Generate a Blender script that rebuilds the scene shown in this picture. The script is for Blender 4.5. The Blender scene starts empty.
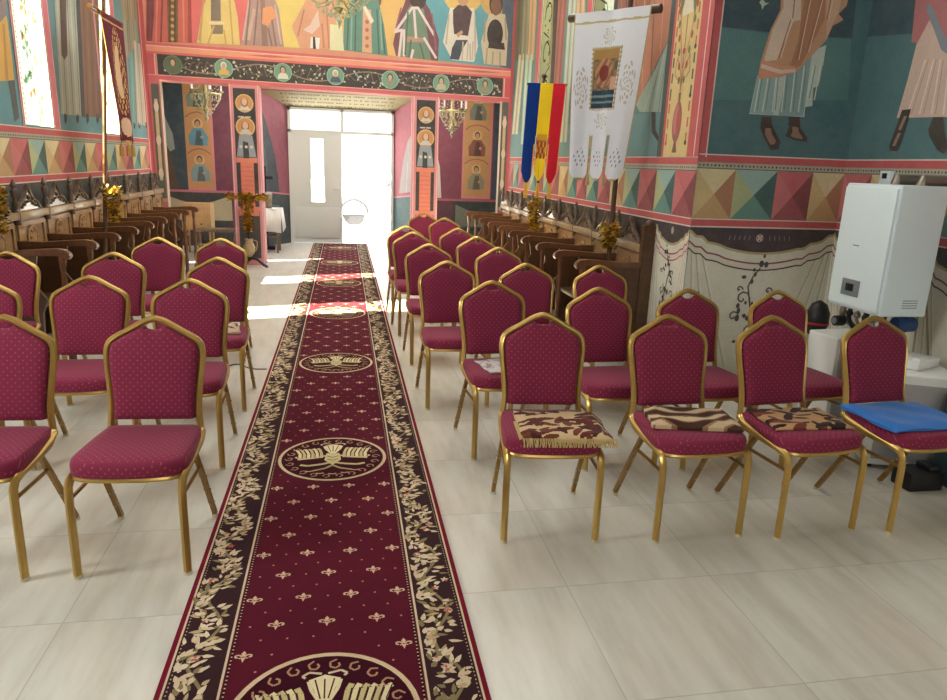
import bpy, bmesh, math, random
from mathutils import Vector, Matrix
PI = math.pi
C = bpy.context.scene.collection
random.seed(7)

# ------------------------------------------------------------------ camera
F, PITCH, YAW, ROLL, EYE = 706.8, math.radians(14.82), math.radians(10.62), math.radians(2.12), 1.6
cp, sp, cy, sy, cr, sr = math.cos(PITCH), math.sin(PITCH), math.cos(YAW), math.sin(YAW), math.cos(ROLL), math.sin(ROLL)
FWD = Vector((sy*cp, cy*cp, -sp)); R0 = Vector((cy, -sy, 0)); U0 = R0.cross(FWD)
RGT = cr*R0 + sr*U0; UP = -sr*R0 + cr*U0
EYEV = Vector((0, 0, EYE))
def ray(x, y): return FWD*F + RGT*(x-473.5) - UP*(y-350)
def atX(x, y, X): d = ray(x, y); return EYEV + d*(X/d.x)
def atY(x, y, Y): d = ray(x, y); return EYEV + d*(Y/d.y)
cam = bpy.data.cameras.new('camera'); camo = bpy.data.objects.new('camera', cam); C.objects.link(camo)
M = Matrix((RGT, UP, -FWD)).transposed().to_4x4(); M.translation = EYEV
camo.matrix_world = M
cam.sensor_fit = 'HORIZONTAL'; cam.sensor_width = 36; cam.lens = F*36/947; cam.clip_start = .05; cam.clip_end = 200
bpy.context.scene.camera = camo

# ------------------------------------------------------------------ materials
def lin(c):
    out = []
    for v in c[:3]:
        v = v/255
        out.append(v/12.92 if v <= .04045 else ((v+.055)/1.055)**2.4)
    return tuple(out)
class NT:
    def __init__(s, name):
        s.m = bpy.data.materials.new(name); s.m.use_nodes = True; s.t = s.m.node_tree; s.t.nodes.clear()
        s.out = s.n('ShaderNodeOutputMaterial')
    def n(s, kind, **kw):
        nd = s.t.nodes.new(kind)
        for k, v in kw.items():
            if isinstance(k, str) and hasattr(nd, k) and k not in nd.inputs: setattr(nd, k, v)
            else: s.set(nd, k, v)
        return nd
    def set(s, nd, k, v):
        i = nd.inputs[k]
        if isinstance(v, bpy.types.NodeSocket): s.t.links.new(v, i)
        else: i.default_value = v
    def math(s, op, a, b=None, c=None, clamp=False):
        nd = s.t.nodes.new('ShaderNodeMath'); nd.operation = op; nd.use_clamp = clamp
        for i, v in enumerate((a, b, c)):
            if v is None: continue
            if isinstance(v, bpy.types.NodeSocket): s.t.links.new(v, nd.inputs[i])
            else: nd.inputs[i].default_value = v
        return nd.outputs[0]
    def mix(s, f, a, b, mode='MIX'):
        nd = s.t.nodes.new('ShaderNodeMix'); nd.data_type = 'RGBA'; nd.blend_type = mode
        for i, v in ((0, f), (6, a), (7, b)):
            if isinstance(v, bpy.types.NodeSocket): s.t.links.new(v, nd.inputs[i])
            else: nd.inputs[i].default_value = v if i == 0 else (*v[:3], 1)
        return nd.outputs[2]
    def coord(s, scale=(1, 1, 1), rot=(0, 0, 0), which='Object'):
        tc = s.n('ShaderNodeTexCoord'); mp = s.n('ShaderNodeMapping')
        s.t.links.new(tc.outputs[which], mp.inputs[0]); mp.inputs['Scale'].default_value = scale; mp.inputs['Rotation'].default_value = rot
        return mp.outputs[0]
    def noise(s, co, scale, detail=3, rough=.5):
        nd = s.n('ShaderNodeTexNoise'); nd.inputs['Scale'].default_value = scale; nd.inputs['Detail'].default_value = detail
        nd.inputs['Roughness'].default_value = rough; s.t.links.new(co, nd.inputs['Vector']); return nd.outputs[0]
    def ramp(s, f, stops):
        nd = s.n('ShaderNodeValToRGB'); s.t.links.new(f, nd.inputs[0]); e = nd.color_ramp.elements
        while len(e) < len(stops): e.new(.5)
        for k, (p, c) in enumerate(stops): e[k].position = p; e[k].color = (*c, 1)
        return nd.outputs[0]
    def bsdf(s, col, rough=.5, metal=0, bump=None, bstr=.2, bdist=.01, spec=.5, sheen=0, coat=0):
        b = s.n('ShaderNodeBsdfPrincipled')
        if isinstance(col, bpy.types.NodeSocket): s.t.links.new(col, b.inputs['Base Color'])
        else: b.inputs['Base Color'].default_value = (*col, 1)
        s.set(b, 'Roughness', rough); b.inputs['Metallic'].default_value = metal
        b.inputs['Specular IOR Level'].default_value = spec
        if sheen: b.inputs['Sheen Weight'].default_value = sheen; b.inputs['Sheen Roughness'].default_value = .4
        if coat: b.inputs['Coat Weight'].default_value = coat; b.inputs['Coat Roughness'].default_value = .15
        if bump is not None:
            bp = s.n('ShaderNodeBump'); bp.inputs['Strength'].default_value = bstr; bp.inputs['Distance'].default_value = bdist
            s.t.links.new(bump, bp.inputs['Height']); s.t.links.new(bp.outputs[0], b.inputs['Normal'])
        s.t.links.new(b.outputs[0], s.out.inputs[0]); return s.m
def simple(name, c, rough=.5, metal=0, nz=.12, scale=20, **kw):
    t = NT(name); co = t.coord(); n = t.noise(co, scale)
    a = lin(c); col = t.mix(n, tuple(v*(1-nz) for v in a), tuple(min(1, v*(1+nz)) for v in a))
    return t.bsdf(col, rough, metal, **kw)

def attr_paint(name, rough, nz, gain=1.0, spec=.3, sheen=0, bscale=60, sc=3, sat=1):
    t = NT(name); a = t.n('ShaderNodeVertexColor'); a.layer_name = 'Col'; co = t.coord()
    n1 = t.noise(co, sc, 5, .6); n2 = t.noise(co, bscale, 3, .6)
    f = t.math('ADD', t.math('MULTIPLY', n1, nz), t.math('MULTIPLY', n2, nz*.8)); f = t.math('ADD', f, gain-nz*.9)
    cc = t.n('ShaderNodeCombineColor')
    for i in range(3): t.t.links.new(f, cc.inputs[i])
    base = a.outputs[0]
    if sat < 1:
        hs = t.n('ShaderNodeHueSaturation'); hs.inputs['Saturation'].default_value = sat; t.t.links.new(base, hs.inputs['Color']); n3 = t.noise(co, 9, 5, .7); base = t.mix(t.math('MULTIPLY', n3, .22), hs.outputs[0], lin((188, 178, 160)))
    col = t.mix(1.0, base, cc.outputs[0], 'MULTIPLY')
    return t.bsdf(col, rough, bump=n2, bstr=.15, bdist=.004, spec=spec, sheen=sheen)
m_fresco = attr_paint('fresco_paint', .72, .34, .92, sat=.92)
m_carpet = attr_paint('carpet_pile', .95, .55, .95, spec=.05, sheen=.05, bscale=220, sc=2.5)
m_cloth = attr_paint('banner_cloth', .85, .16, 1.0, spec=.1, sheen=.1, bscale=90)

def glass_paint(name, k):
    t = NT(name); a = t.n('ShaderNodeVertexColor'); a.layer_name = 'Col'; co = t.coord()
    n1 = t.noise(co, 25, 3); f = t.math('ADD', t.math('MULTIPLY', n1, .25), .85*k)
    cc = t.n('ShaderNodeCombineColor')
    for i in range(3): t.t.links.new(f, cc.inputs[i])
    col = t.mix(1.0, a.outputs[0], cc.outputs[0], 'MULTIPLY')
    tr = t.n('ShaderNodeBsdfTransparent'); t.t.links.new(col, tr.inputs[0])
    gl = t.n('ShaderNodeBsdfGlossy'); gl.inputs['Roughness'].default_value = .1
    mx = t.n('ShaderNodeMixShader'); mx.inputs[0].default_value = .04
    t.t.links.new(tr.outputs[0], mx.inputs[1]); t.t.links.new(gl.outputs[0], mx.inputs[2]); t.t.links.new(mx.outputs[0], t.out.inputs[0])
    return t.m
m_glassL = glass_paint('painted_window_glass', .66)
m_glassR = glass_paint('scroll_window_glass', .42)

def clear_glass():
    t = NT('clear_glass'); tr = t.n('ShaderNodeBsdfTransparent'); tr.inputs[0].default_value = (.95, .97, .97, 1)
    gl = t.n('ShaderNodeBsdfGlossy'); gl.inputs['Roughness'].default_value = .02
    mx = t.n('ShaderNodeMixShader'); mx.inputs[0].default_value = .05
    t.t.links.new(tr.outputs[0], mx.inputs[1]); t.t.links.new(gl.outputs[0], mx.inputs[2]); t.t.links.new(mx.outputs[0], t.out.inputs[0])
    return t.m
m_clear = clear_glass()

def fabric(name, ax):
    t = NT(name); tc = t.n('ShaderNodeTexCoord'); sx = t.n('ShaderNodeSeparateXYZ'); t.t.links.new(tc.outputs['Object'], sx.inputs[0])
    u = t.math('MULTIPLY', sx.outputs[0], 1/.030); v = t.math('MULTIPLY', t.math('SUBTRACT', sx.outputs[1], sx.outputs[2]) if ax == 1 else sx.outputs[2], 1/.030)
    def dots(u, v):
        a = t.math('SUBTRACT', t.math('FRACT', u), .5); b = t.math('SUBTRACT', t.math('FRACT', v), .5)
        d = t.math('SQRT', t.math('ADD', t.math('MULTIPLY', a, a), t.math('MULTIPLY', b, b)))
        return t.math('LESS_THAN', d, .095)
    d = t.math('MAXIMUM', dots(u, v), dots(t.math('ADD', u, .5), t.math('ADD', v, .5)))
    n = t.noise(tc.outputs['Object'], 350, 2); n2 = t.noise(tc.outputs['Object'], 6, 3)
    base = t.mix(n, lin((118, 34, 62)), lin((144, 48, 78)))
    base = t.mix(t.math('MULTIPLY', n2, .35), base, lin((102, 26, 54)))
    col = t.mix(t.math('MULTIPLY', d, .42), base, lin((205, 120, 122)))
    return t.bsdf(col, .8, bump=n, bstr=.15, bdist=.002, spec=.2, sheen=.12)
m_fab_seat = fabric('burgundy_seat_fabric', 1); m_fab_back = fabric('burgundy_back_fabric', 2)

def gold():
    t = NT('gold_painted_steel'); co = t.coord(); n = t.noise(co, 9, 3)
    col = t.mix(n, lin((168, 134, 70)), lin((206, 174, 104)))
    return t.bsdf(col, .33, .72, spec=.5)
m_gold = gold()
m_dgold = simple('dark_gold_steel', (150, 116, 62), .4, .7)
m_silver = simple('bright_metal', (215, 212, 205), .25, .9)
m_cap = simple('plastic_cap', (205, 196, 170), .5)

def wood(name, a, b, rough=.4, coat=.25):
    t = NT(name); co = t.coord((1, 1, 6)); n = t.noise(co, 3, 4, .65); co2 = t.coord((14, 14, 1.2)); n2 = t.noise(co2, 5, 3)
    f = t.math('ADD', t.math('MULTIPLY', n, .5), t.math('MULTIPLY', n2, .5))
    col = t.ramp(f, [(.3, lin(a)), (.7, lin(b))]); return t.bsdf(col, rough, bump=n2, bstr=.1, bdist=.003, coat=coat)
m_wood = wood('dark_varnished_wood', (58, 36, 22), (98, 66, 42))
m_woodarm = wood('brown_armrest_wood', (78, 48, 30), (122, 80, 50), .3, .4)
m_panel = wood('oak_panel_wood', (138, 104, 68), (184, 146, 102), .5, .1)
m_rail = wood('pale_rail_wood', (140, 116, 84), (182, 158, 120), .4, .2)
m_carve = wood('carved_dark_wood', (56, 42, 34), (122, 102, 80), .3, .4)
m_lightwood = wood('light_wood', (170, 140, 95), (205, 176, 128), .5, .1)

def floor_mat():
    t = NT('cream_floor_tiles'); tc = t.n('ShaderNodeTexCoord'); sx = t.n('ShaderNodeSeparateXYZ'); t.t.links.new(tc.outputs['Object'], sx.inputs[0])
    def joint(o, off, per):
        f = t.math('FRACT', t.math('DIVIDE', t.math('ADD', o, 100*per-off), per))
        return t.math('LESS_THAN', t.math('MINIMUM', f, t.math('SUBTRACT', 1.0, f)), .0035)
    j = t.math('MAXIMUM', joint(sx.outputs[0], .85, .61), joint(sx.outputs[1], 2.345, .625))
    ix = t.math('FLOOR', t.math('DIVIDE', t.math('ADD', sx.outputs[0], 61-.85), .61)); iy = t.math('FLOOR', t.math('DIVIDE', t.math('ADD', sx.outputs[1], 62.5-2.345), .625))
    wn = t.n('ShaderNodeTexWhiteNoise'); wn.noise_dimensions = '2D'; cx = t.n('ShaderNodeCombineXYZ'); t.t.links.new(ix, cx.inputs[0]); t.t.links.new(iy, cx.inputs[1]); t.t.links.new(cx.outputs[0], wn.inputs[0])
    off = t.n('ShaderNodeVectorMath'); off.operation = 'ADD'; t.t.links.new(tc.outputs['Object'], off.inputs[0])
    sc = t.n('ShaderNodeVectorMath'); sc.operation = 'SCALE'; t.t.links.new(wn.outputs['Color'], sc.inputs[0]); sc.inputs['Scale'].default_value = 7; t.t.links.new(sc.outputs[0], off.inputs[1])
    mp = t.n('ShaderNodeMapping'); t.t.links.new(off.outputs[0], mp.inputs[0]); mp.inputs['Scale'].default_value = (6, 1, 1); mp.inputs['Rotation'].default_value = (0, 0, .06)
    n = t.noise(mp.outputs[0], 1.6, 5, .6); n2 = t.noise(off.outputs[0], 1.4, 4)
    col = t.ramp(n, [(.3, lin((182, 178, 168))), (.52, lin((200, 198, 190))), (.75, lin((212, 211, 204)))])
    col = t.mix(t.math('MULTIPLY', t.math('SUBTRACT', n2, .45, clamp=True), 1.3), col, lin((206, 192, 174)))
    col = t.mix(t.math('MULTIPLY', j, .42), col, lin((128, 120, 108)))
    rg = t.math('ADD', t.math('MULTIPLY', n, .12), .24)
    return t.bsdf(col, rg, spec=.45)
m_floor = floor_mat()
m_white = simple('white_enamel', (222, 238, 244), .28, 0, .02)
m_white2 = simple('white_sheet_metal', (226, 228, 228), .4, 0, .03)
m_silverpanel = simple('grey_brushed_panel', (165, 165, 168), .35, .3, .05)
m_grey = simple('grey_plastic', (120, 128, 134), .5)
m_black = simple('black_plastic', (22, 22, 26), .45)
m_dark = simple('dark_paint', (34, 46, 50), .6)
m_copper = simple('pipe_metal', (150, 140, 130), .35, .8)
m_bluepump = simple('blue_pump_paint', (30, 60, 110), .4)
m_red = simple('red_paint', (170, 30, 34), .4)
m_door = simple('pale_door_paint', (200, 202, 194), .5, 0, .03)
m_plaster = simple('plain_plaster', (205, 196, 176), .85, 0, .05, 4)
m_bronze = simple('gilded_brass', (190, 150, 66), .35, .8, .3, 60)
m_yflower = simple('yellow_petals', (206, 168, 30), .7, 0, .3, 50)
m_oflower = simple('ochre_petals', (166, 108, 24), .7, 0, .3, 50)
m_leaf = simple('dark_green_leaves', (66, 82, 30), .7, 0, .3, 50)
m_crystal = simple('crystal_glass', (176, 178, 150), .12, .1, .1)
m_chain = simple('pale_gilt_metal', (160, 152, 108), .4, .5)
m_bluecloth = simple('blue_felt', (42, 112, 196), .9, 0, .12, 60, sheen=.2)
m_linen = simple('white_linen', (222, 220, 216), .85, 0, .06)
m_pave = simple('sunlit_paving', (215, 212, 205), .9, 0, .05)
m_car = simple('white_car_paint', (228, 228, 228), .3, 0, .02)
m_tyre = simple('tyre_rubber', (34, 34, 36), .8)
def lit(name, c, s):
    t = NT(name); e = t.n('ShaderNodeEmission'); e.inputs[0].default_value = (*lin(c), 1); e.inputs[1].default_value = s
    t.t.links.new(e.outputs[0], t.out.inputs[0]); return t.m
m_bulb = lit('candle_bulb_glass', (255, 248, 232), .95)

# ------------------------------------------------------------------ mesh builder
class MB:
    def __init__(s): s.v = []; s.f = []; s.mi = []; s.col = []; s.sm = []
    def add(s, vs, fs, mi=0, col=(1, 1, 1), smooth=False):
        o = len(s.v); s.v += [tuple(v) for v in vs]
        for f in fs: s.f.append([i+o for i in f]); s.mi.append(mi); s.col.append(col); s.sm.append(smooth)
        return s
    def box(s, x0, x1, y0, y1, z0, z1, mi=0, col=(1, 1, 1), M=None):
        vs = [Vector((x, y, z)) for x in (x0, x1) for y in (y0, y1) for z in (z0, z1)]
        if M: vs = [M @ v for v in vs]
        return s.add(vs, [(0, 1, 3, 2), (4, 6, 7, 5), (0, 4, 5, 1), (2, 3, 7, 6), (0, 2, 6, 4), (1, 5, 7, 3)], mi, col)
    def rbox(s, x0, x1, y0, y1, z0, z1, b=.01, mi=0, M=None, seg=2, col=(1, 1, 1)):
        bm = bmesh.new(); bmesh.ops.create_cube(bm, size=1)
        for v in bm.verts: v.co = Vector(((x0+x1)/2+v.co.x*(x1-x0), (y0+y1)/2+v.co.y*(y1-y0), (z0+z1)/2+v.co.z*(z1-z0)))
        bmesh.ops.bevel(bm, geom=bm.edges[:], offset=b, segments=seg, affect='EDGES', profile=.6)
        bm.verts.index_update()
        vs = [(M @ v.co) if M else v.co.copy() for v in bm.verts]; fs = [[v.index for v in f.verts] for f in bm.faces]; bm.free()
        return s.add(vs, fs, mi, col, True)
    def tube(s, pts, r, seg=8, mi=0, closed=False, ry=None, up=None, col=(1, 1, 1), caps=True):
        pts = [Vector(p) for p in pts]; n = len(pts); rs = r if isinstance(r, (list, tuple)) else [r]*n
        vs = []; prev = None
        for i, p in enumerate(pts):
            a = pts[(i-1) % n] if (closed or i > 0) else p; b = pts[(i+1) % n] if (closed or i < n-1) else p
            t = (b-a).normalized()
            if prev is None:
                ref = Vector(up) if up else (Vector((0, 0, 1)) if abs(t.z) < .9 else Vector((0, 1, 0)))
                nx = (ref - t*ref.dot(t)).normalized()
            else: nx = (prev - t*prev.dot(t)).normalized()
            prev = nx; ny = t.cross(nx)
            for k in range(seg):
                an = 2*PI*k/seg+PI/seg; vs.append(p + nx*math.cos(an)*rs[i] + ny*math.sin(an)*(ry if ry else rs[i]))
        fs = []
        for i in range(n if closed else n-1):
            j = (i+1) % n
            for k in range(seg): l = (k+1) % seg; fs.append((i*seg+k, i*seg+l, j*seg+l, j*seg+k))
        s.add(vs, fs, mi, col, True)
        if not closed and caps: s.add(vs[:seg], [list(range(seg))[::-1]], mi, col); s.add(vs[-seg:], [list(range(seg))], mi, col)
        return s
    def lathe(s, prof, c=(0, 0, 0), seg=12, mi=0, M=None, col=(1, 1, 1)):
        vs = []; c = Vector(c)
        for r, z in prof:
            for k in range(seg):
                a = 2*PI*k/seg; v = Vector((r*math.cos(a), r*math.sin(a), z)); vs.append((M @ v if M else v)+c)
        fs = []
        for i in range(len(prof)-1):
            for k in range(seg): l = (k+1) % seg; fs.append((i*seg+k, i*seg+l, (i+1)*seg+l, (i+1)*seg+k))
        fs.append(list(range(seg))[::-1]); fs.append([(len(prof)-1)*seg+k for k in range(seg)])
        return s.add(vs, fs, mi, col, True)
    def ball(s, c, r, mi=0, sz=1, seg=8, rings=5, col=(1, 1, 1)):
        prof = [(max(1e-4, math.sin(PI*i/rings))*r, -math.cos(PI*i/rings)*r*sz) for i in range(rings+1)]
        return s.lathe(prof, c, seg, mi, col=col)
    def prism(s, poly, fn, t0, t1, mi=0, col=(1, 1, 1)):     # fn(a,b,t)->point
        n = len(poly); vs = [fn(a, b, t0) for a, b in poly]+[fn(a, b, t1) for a, b in poly]
        fs = [list(range(n))[::-1], [n+i for i in range(n)]]+[(i, (i+1) % n, n+(i+1) % n, n+i) for i in range(n)]
        return s.add(vs, fs, mi, col)
    def rings(s, loops, mi=0, cap0=True, cap1=True, smooth=True, col=(1, 1, 1)):
        n = len(loops[0]); vs = [p for l in loops for p in l]; fs = []
        for i in range(len(loops)-1):
            for k in range(n): l = (k+1) % n; fs.append((i*n+k, i*n+l, (i+1)*n+l, (i+1)*n+k))
        if cap0: fs.append(list(range(n))[::-1])
        if cap1: fs.append([(len(loops)-1)*n+k for k in range(n)])
        return s.add(vs, fs, mi, col, smooth)
    def build(s, name, mats, parent=None, paint=False, auto=True):
        me = bpy.data.meshes.new(name); me.from_pydata(s.v, [], s.f)
        if not isinstance(mats, (list, tuple)): mats = [mats]
        for m in mats: me.materials.append(m)
        me.polygons.foreach_set('material_index', s.mi); me.polygons.foreach_set('use_smooth', s.sm)
        if paint:
            a = me.color_attributes.new('Col', 'FLOAT_COLOR', 'CORNER'); data = []
            for f, c in zip(s.f, s.col): data += [c[0], c[1], c[2], 1.0]*len(f)
            a.data.foreach_set('color', data)
        me.update()
        if not paint:
            bm = bmesh.new(); bm.from_mesh(me); bmesh.ops.recalc_face_normals(bm, faces=bm.faces); bm.to_mesh(me); bm.free()
        if auto and any(s.sm) and not paint:
            try: me.set_sharp_from_angle(angle=math.radians(42))
            except Exception: pass
        o = bpy.data.objects.new(name, me); C.objects.link(o)
        if parent: o.parent = parent
        return o
def smoothpath(pts, n=4, closed=False):
    P = [Vector(p) for p in pts]; out = []; N = len(P)
    for i in range(N if closed else N-1):
        g = lambda k: P[k % N] if closed else P[max(0, min(N-1, k))]
        a, b, c, d = g(i-1), g(i), g(i+1), g(i+2)
        for k in range(n):
            t = k/n; out.append(.5*((2*b)+(c-a)*t+(2*a-5*b+4*c-d)*t*t+(3*b-a-3*c+d)*t**3))
    if not closed: out.append(P[-1])
    return out
def tag(o, label=None, cat=None, group=None, kind=None):
    if label: o['label'] = label
    if cat: o['category'] = cat
    if group: o['group'] = group
    if kind: o['kind'] = kind
    return o
def empty(name, loc, rz=0):
    o = bpy.data.objects.new(name, None); C.objects.link(o); o.location = loc; o.rotation_euler = (0, 0, rz); o.empty_display_size = .1; return o
def copy_tree(o, parent=None):
    c = o.copy(); C.objects.link(c); c.parent = parent
    for k in ('label',):
        if parent is None and k in c: del c[k]
    for ch in [x for x in bpy.data.objects if x.parent == o]: copy_tree(ch, c)
    return c
def struct(o): o['kind'] = 'structure'; return o

# ------------------------------------------------------------------ murals: colour patches on a wall plane
class Mural:
    def __init__(s, O, Udir, N, hit):
        s.O = Vector(O); s.U = Vector(Udir).normalized(); s.N = Vector(N).normalized(); s.hit = hit; s.mb = MB(); s.step = .0009
    def P(s, u, v, l): return s.O + s.U*u + Vector((0, 0, v)) + s.N*(l*s.step)
    def poly(s, l, c, pts):
        s.k = (getattr(s, 'k', 0)+1) % 9; l = l+s.k*.1
        s.mb.add([s.P(u, v, l) for u, v in pts], [list(range(len(pts)))], 0, lin(c)); return s
    def uv(s, x, y):
        p = s.hit(x, y)-s.O; return (p.dot(s.U), p.z)
    def px(s, l, c, pts): return s.poly(l, c, [s.uv(x, y) for x, y in pts])
    def rect(s, l, c, u0, u1, v0, v1): return s.poly(l, c, [(u0, v0), (u1, v0), (u1, v1), (u0, v1)])
    def circ(s, l, c, u, v, r, ry=None, n=16):
        ry = ry or r; return s.poly(l, c, [(u+r*math.cos(2*PI*k/n), v+ry*math.sin(2*PI*k/n)) for k in range(n)])
    def line(s, l, c, pts, w):
        for i in range(len(pts)-1):
            (a, b), (d, e) = pts[i], pts[i+1]; L = math.hypot(d-a, e-b) or 1e-6; nx, ny = -(e-b)/L*w/2, (d-a)/L*w/2; ex, ey = (d-a)/L*w*.2, (e-b)/L*w*.2
            s.poly(l, c, [(a+nx-ex, b+ny-ey), (a-nx-ex, b-ny-ey), (d-nx+ex, e-ny+ey), (d+nx+ex, e+ny+ey)])
        return s
    def pline(s, l, c, pts, w): return s.line(l, c, [s.uv(x, y) for x, y in pts], w)
def shade(c, k): return tuple(max(0, min(255, v*k)) for v in c)
def mixc(a, b, t): return tuple(x*(1-t)+y*t for x, y in zip(a, b))

RED = (200, 62, 74); WHITE = (232, 214, 206); TEAL = (70, 128, 134)
def pyramid(m, l, u0, u1, v0, v1, kind, flip=False):
    pal = {'cream': ((222, 208, 160), (212, 186, 128), (176, 118, 84), (198, 158, 104)),
           'teal': ((150, 186, 182), (178, 190, 140), (42, 96, 98), (88, 146, 138)),
           'pink': ((202, 88, 98), (206, 104, 112), (132, 46, 60), (160, 62, 76))}[kind]
    cu, cv = u0+(u1-u0)*.5, v0+(v1-v0)*.5
    if flip: cu = u0+(u1-u0)*.5
    m.poly(l, pal[0], [(u0, v1), (u1, v1), (cu, cv)]); m.poly(l, pal[3], [(u0, v0), (u1, v0), (cu, cv)])
    a, b = (pal[1], pal[2]) if not flip else (pal[2], pal[1])
    m.poly(l, a, [(u0, v0), (u0, v1), (cu, cv)]); m.poly(l, b, [(u1, v0), (u1, v1), (cu, cv)])
def band(m, u0, u1, zb, zt, cells, flip=False):
    # zb lower edge of the red stripe, zt top edge of the upper red band
    m.rect(1, (196, 190, 160), u0, u1, zb, zt)
    m.rect(2, RED, u0, u1, zb, zb+.058); m.rect(3, WHITE, u0, u1, zb-.004, zb+.006); m.rect(3, WHITE, u0, u1, zb+.052, zb+.060)
    m.rect(2, RED, u0, u1, zt-.055, zt); m.rect(3, WHITE, u0, u1, zt-.006, zt+.003)
    m.rect(2, (176, 178, 160), u0, u1, zt-.095, zt-.055)
    m.rect(3, (60, 84, 78), u0, u1, zt-.099, zt-.093)
    n = int((u1-u0)/.03)
    for k in range(n): m.circ(3, (52, 46, 44) if k % 3 else (150, 70, 60), u0+.015+k*.03, zt-.075, .008, n=6)
    for a, b, kind in cells: pyramid(m, 2, a, b, zb+.06, zt-.10, kind, flip)
def saint(m, l, u, v, h, robe, over, halo=(222, 178, 84), skin=(196, 140, 104), hair=(92, 64, 48)):
    w = h*.30                                             # whole standing figure
    m.poly(l, robe, [(u-w*.5, v), (u+w*.5, v), (u+w*.42, v+h*.6), (u+w*.34, v+h*.78), (u-w*.34, v+h*.78), (u-w*.42, v+h*.6)])
    m.poly(l+1, over, [(u-w*.5, v+h*.05), (u-w*.16, v+h*.02), (u-w*.05, v+h*.75), (u-w*.34, v+h*.78), (u-w*.52, v+h*.5)])
    m.poly(l+1, shade(over, .8), [(u+w*.5, v+h*.12), (u+w*.22, v+h*.02), (u+w*.08, v+h*.75), (u+w*.34, v+h*.78), (u+w*.52, v+h*.5)])
    for k in range(3): m.line(l+2, shade(robe, .7), [(u-w*.3+k*w*.28, v+h*.02), (u-w*.22+k*w*.2, v+h*.6)], h*.006)
    m.circ(l+1, halo, u, v+h*.88, h*.10); m.circ(l+2, hair, u, v+h*.885, h*.052, h*.062); m.circ(l+3, skin, u, v+h*.88, h*.038, h*.05)
    m.poly(l+4, hair, [(u-h*.032, v+h*.86), (u+h*.032, v+h*.86), (u, v+h*.80)])
    m.circ(l+3, skin, u+w*.1, v+h*.56, h*.022); m.circ(l+3, skin, u-w*.12, v+h*.6, h*.022)
    for d in (-1, 1): m.poly(l, (70, 46, 40), [(u+d*w*.18-.02*h, v), (u+d*w*.18+.02*h, v), (u+d*w*.24+.02*h, v-h*.04), (u+d*w*.22-.03*h, v-h*.04)])
def bust(m, l, u, v, r, field, robe, skin=(214, 172, 140), hair=(84, 60, 48)):
    m.circ(l, shade(field, 1.25), u, v, r); m.circ(l+1, field, u, v, r*.92)
    m.poly(l+2, robe, [(u-r*.6, v-r*.68), (u+r*.6, v-r*.68), (u+r*.5, v-r*.25), (u+r*.18, v-r*.02), (u-r*.18, v-r*.02), (u-r*.5, v-r*.25)])
    m.circ(l+3, hair, u, v+r*.3, r*.33, r*.4, 12); m.circ(l+4, skin, u, v+r*.24, r*.23, r*.31, 12)
    m.poly(l+4, skin, [(u-r*.1, v-r*.1), (u+r*.1, v-r*.1), (u+r*.1, v+.1*r), (u-r*.1, v+.1*r)])
    m.circ(l+5, shade(skin, .5), u-r*.09, v+r*.28, r*.035, n=6); m.circ(l+5, shade(skin, .5), u+r*.09, v+r*.28, r*.035, n=6)
    m.line(l+5, shade(skin, .6), [(u-r*.07, v+r*.1), (u+r*.07, v+r*.1)], r*.04)
def robefolds(m, l, c, pts, n=5, w=.008, k=.75):
    # pleats running from the top edge (first two points) to the hem (last two, reversed)
    (a, b, c2, d) = pts
    for i in range(n):
        t = (i+.7)/(n+.4); p = (a[0]+(b[0]-a[0])*t, a[1]+(b[1]-a[1])*t); q = (d[0]+(c2[0]-d[0])*t, d[1]+(c2[1]-d[1])*t)
        m.line(l, shade(c, k if i % 2 else 1.15), [m.uv(*p), m.uv(*q)], w)
def quadrobe(m, l, c, pts, n=5, w=.008): m.px(l, c, pts); robefolds(m, l+1, c, pts, n, w)

XL, XR, YB, YN = -2.64, 2.48, 11.0, 13.3
TOPZ = 6.8
# ---------------------------------------------------------------- left nave wall
wl = Mural((XL, 0, 0), (0, 1, 0), (1, 0, 0), lambda x, y: atX(x, y, XL))
W1, W2 = (6.82, 7.45), (8.93, 9.50); WB, WT = 1.78, 6.1
def wall_with_holes(m, u0, u1, holes, v1, col, th=.12):
    us = [u0]
    for a, b in holes: us += [a, b]
    us.append(u1)
    for i in range(0, len(us), 2): m.rect(0, col, us[i], us[i+1], 0, v1)
    for a, b in holes:
        m.rect(0, col, a, b, 0, WB); m.rect(0, col, a, b, WT, v1)
        P = lambda u, v, t: m.O+m.U*u+Vector((0, 0, v))-m.N*t
        for (p, q) in (((a, WB), (a, WT)), ((b, WB), (b, WT)), ((a, WB), (b, WB)), ((a, WT), (b, WT))):
            m.mb.add([P(*p, 0), P(*q, 0), P(*q, th), P(*p, th)], [(0, 1, 2, 3)], 0, lin((236, 230, 204)))
    # back skin keeps the sun out
    P = lambda u, v: m.O+m.U*u+Vector((0, 0, v))-m.N*th
    for i in range(0, len(us), 2): m.mb.add([P(us[i], 0), P(us[i+1], 0), P(us[i+1], v1), P(us[i], v1)], [(0, 1, 2, 3)], 0, lin((190, 180, 160)))
    for a, b in holes:
        for z0, z1 in ((0, WB), (WT, v1)): m.mb.add([P(a, z0), P(b, z0), P(b, z1), P(a, z1)], [(0, 1, 2, 3)], 0, lin((190, 180, 160)))
wall_with_holes(wl, 4.9, 11.0, (W1, W2), TOPZ, (96, 150, 158))
seq = ['cream', 'pink', 'teal']
band(wl, 4.9, 11.0, 1.305, 1.76, [(4.9+.345*k-.13+0, 4.9+.345*(k+1)-.13, seq[(k-1) % 3]) for k in range(1, 18)])
wl.rect(1, (60, 66, 72), 4.9, 11, .9, 1.30); wl.rect(1, (120, 96, 74), 4.9, 11, 0, .9)
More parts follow.
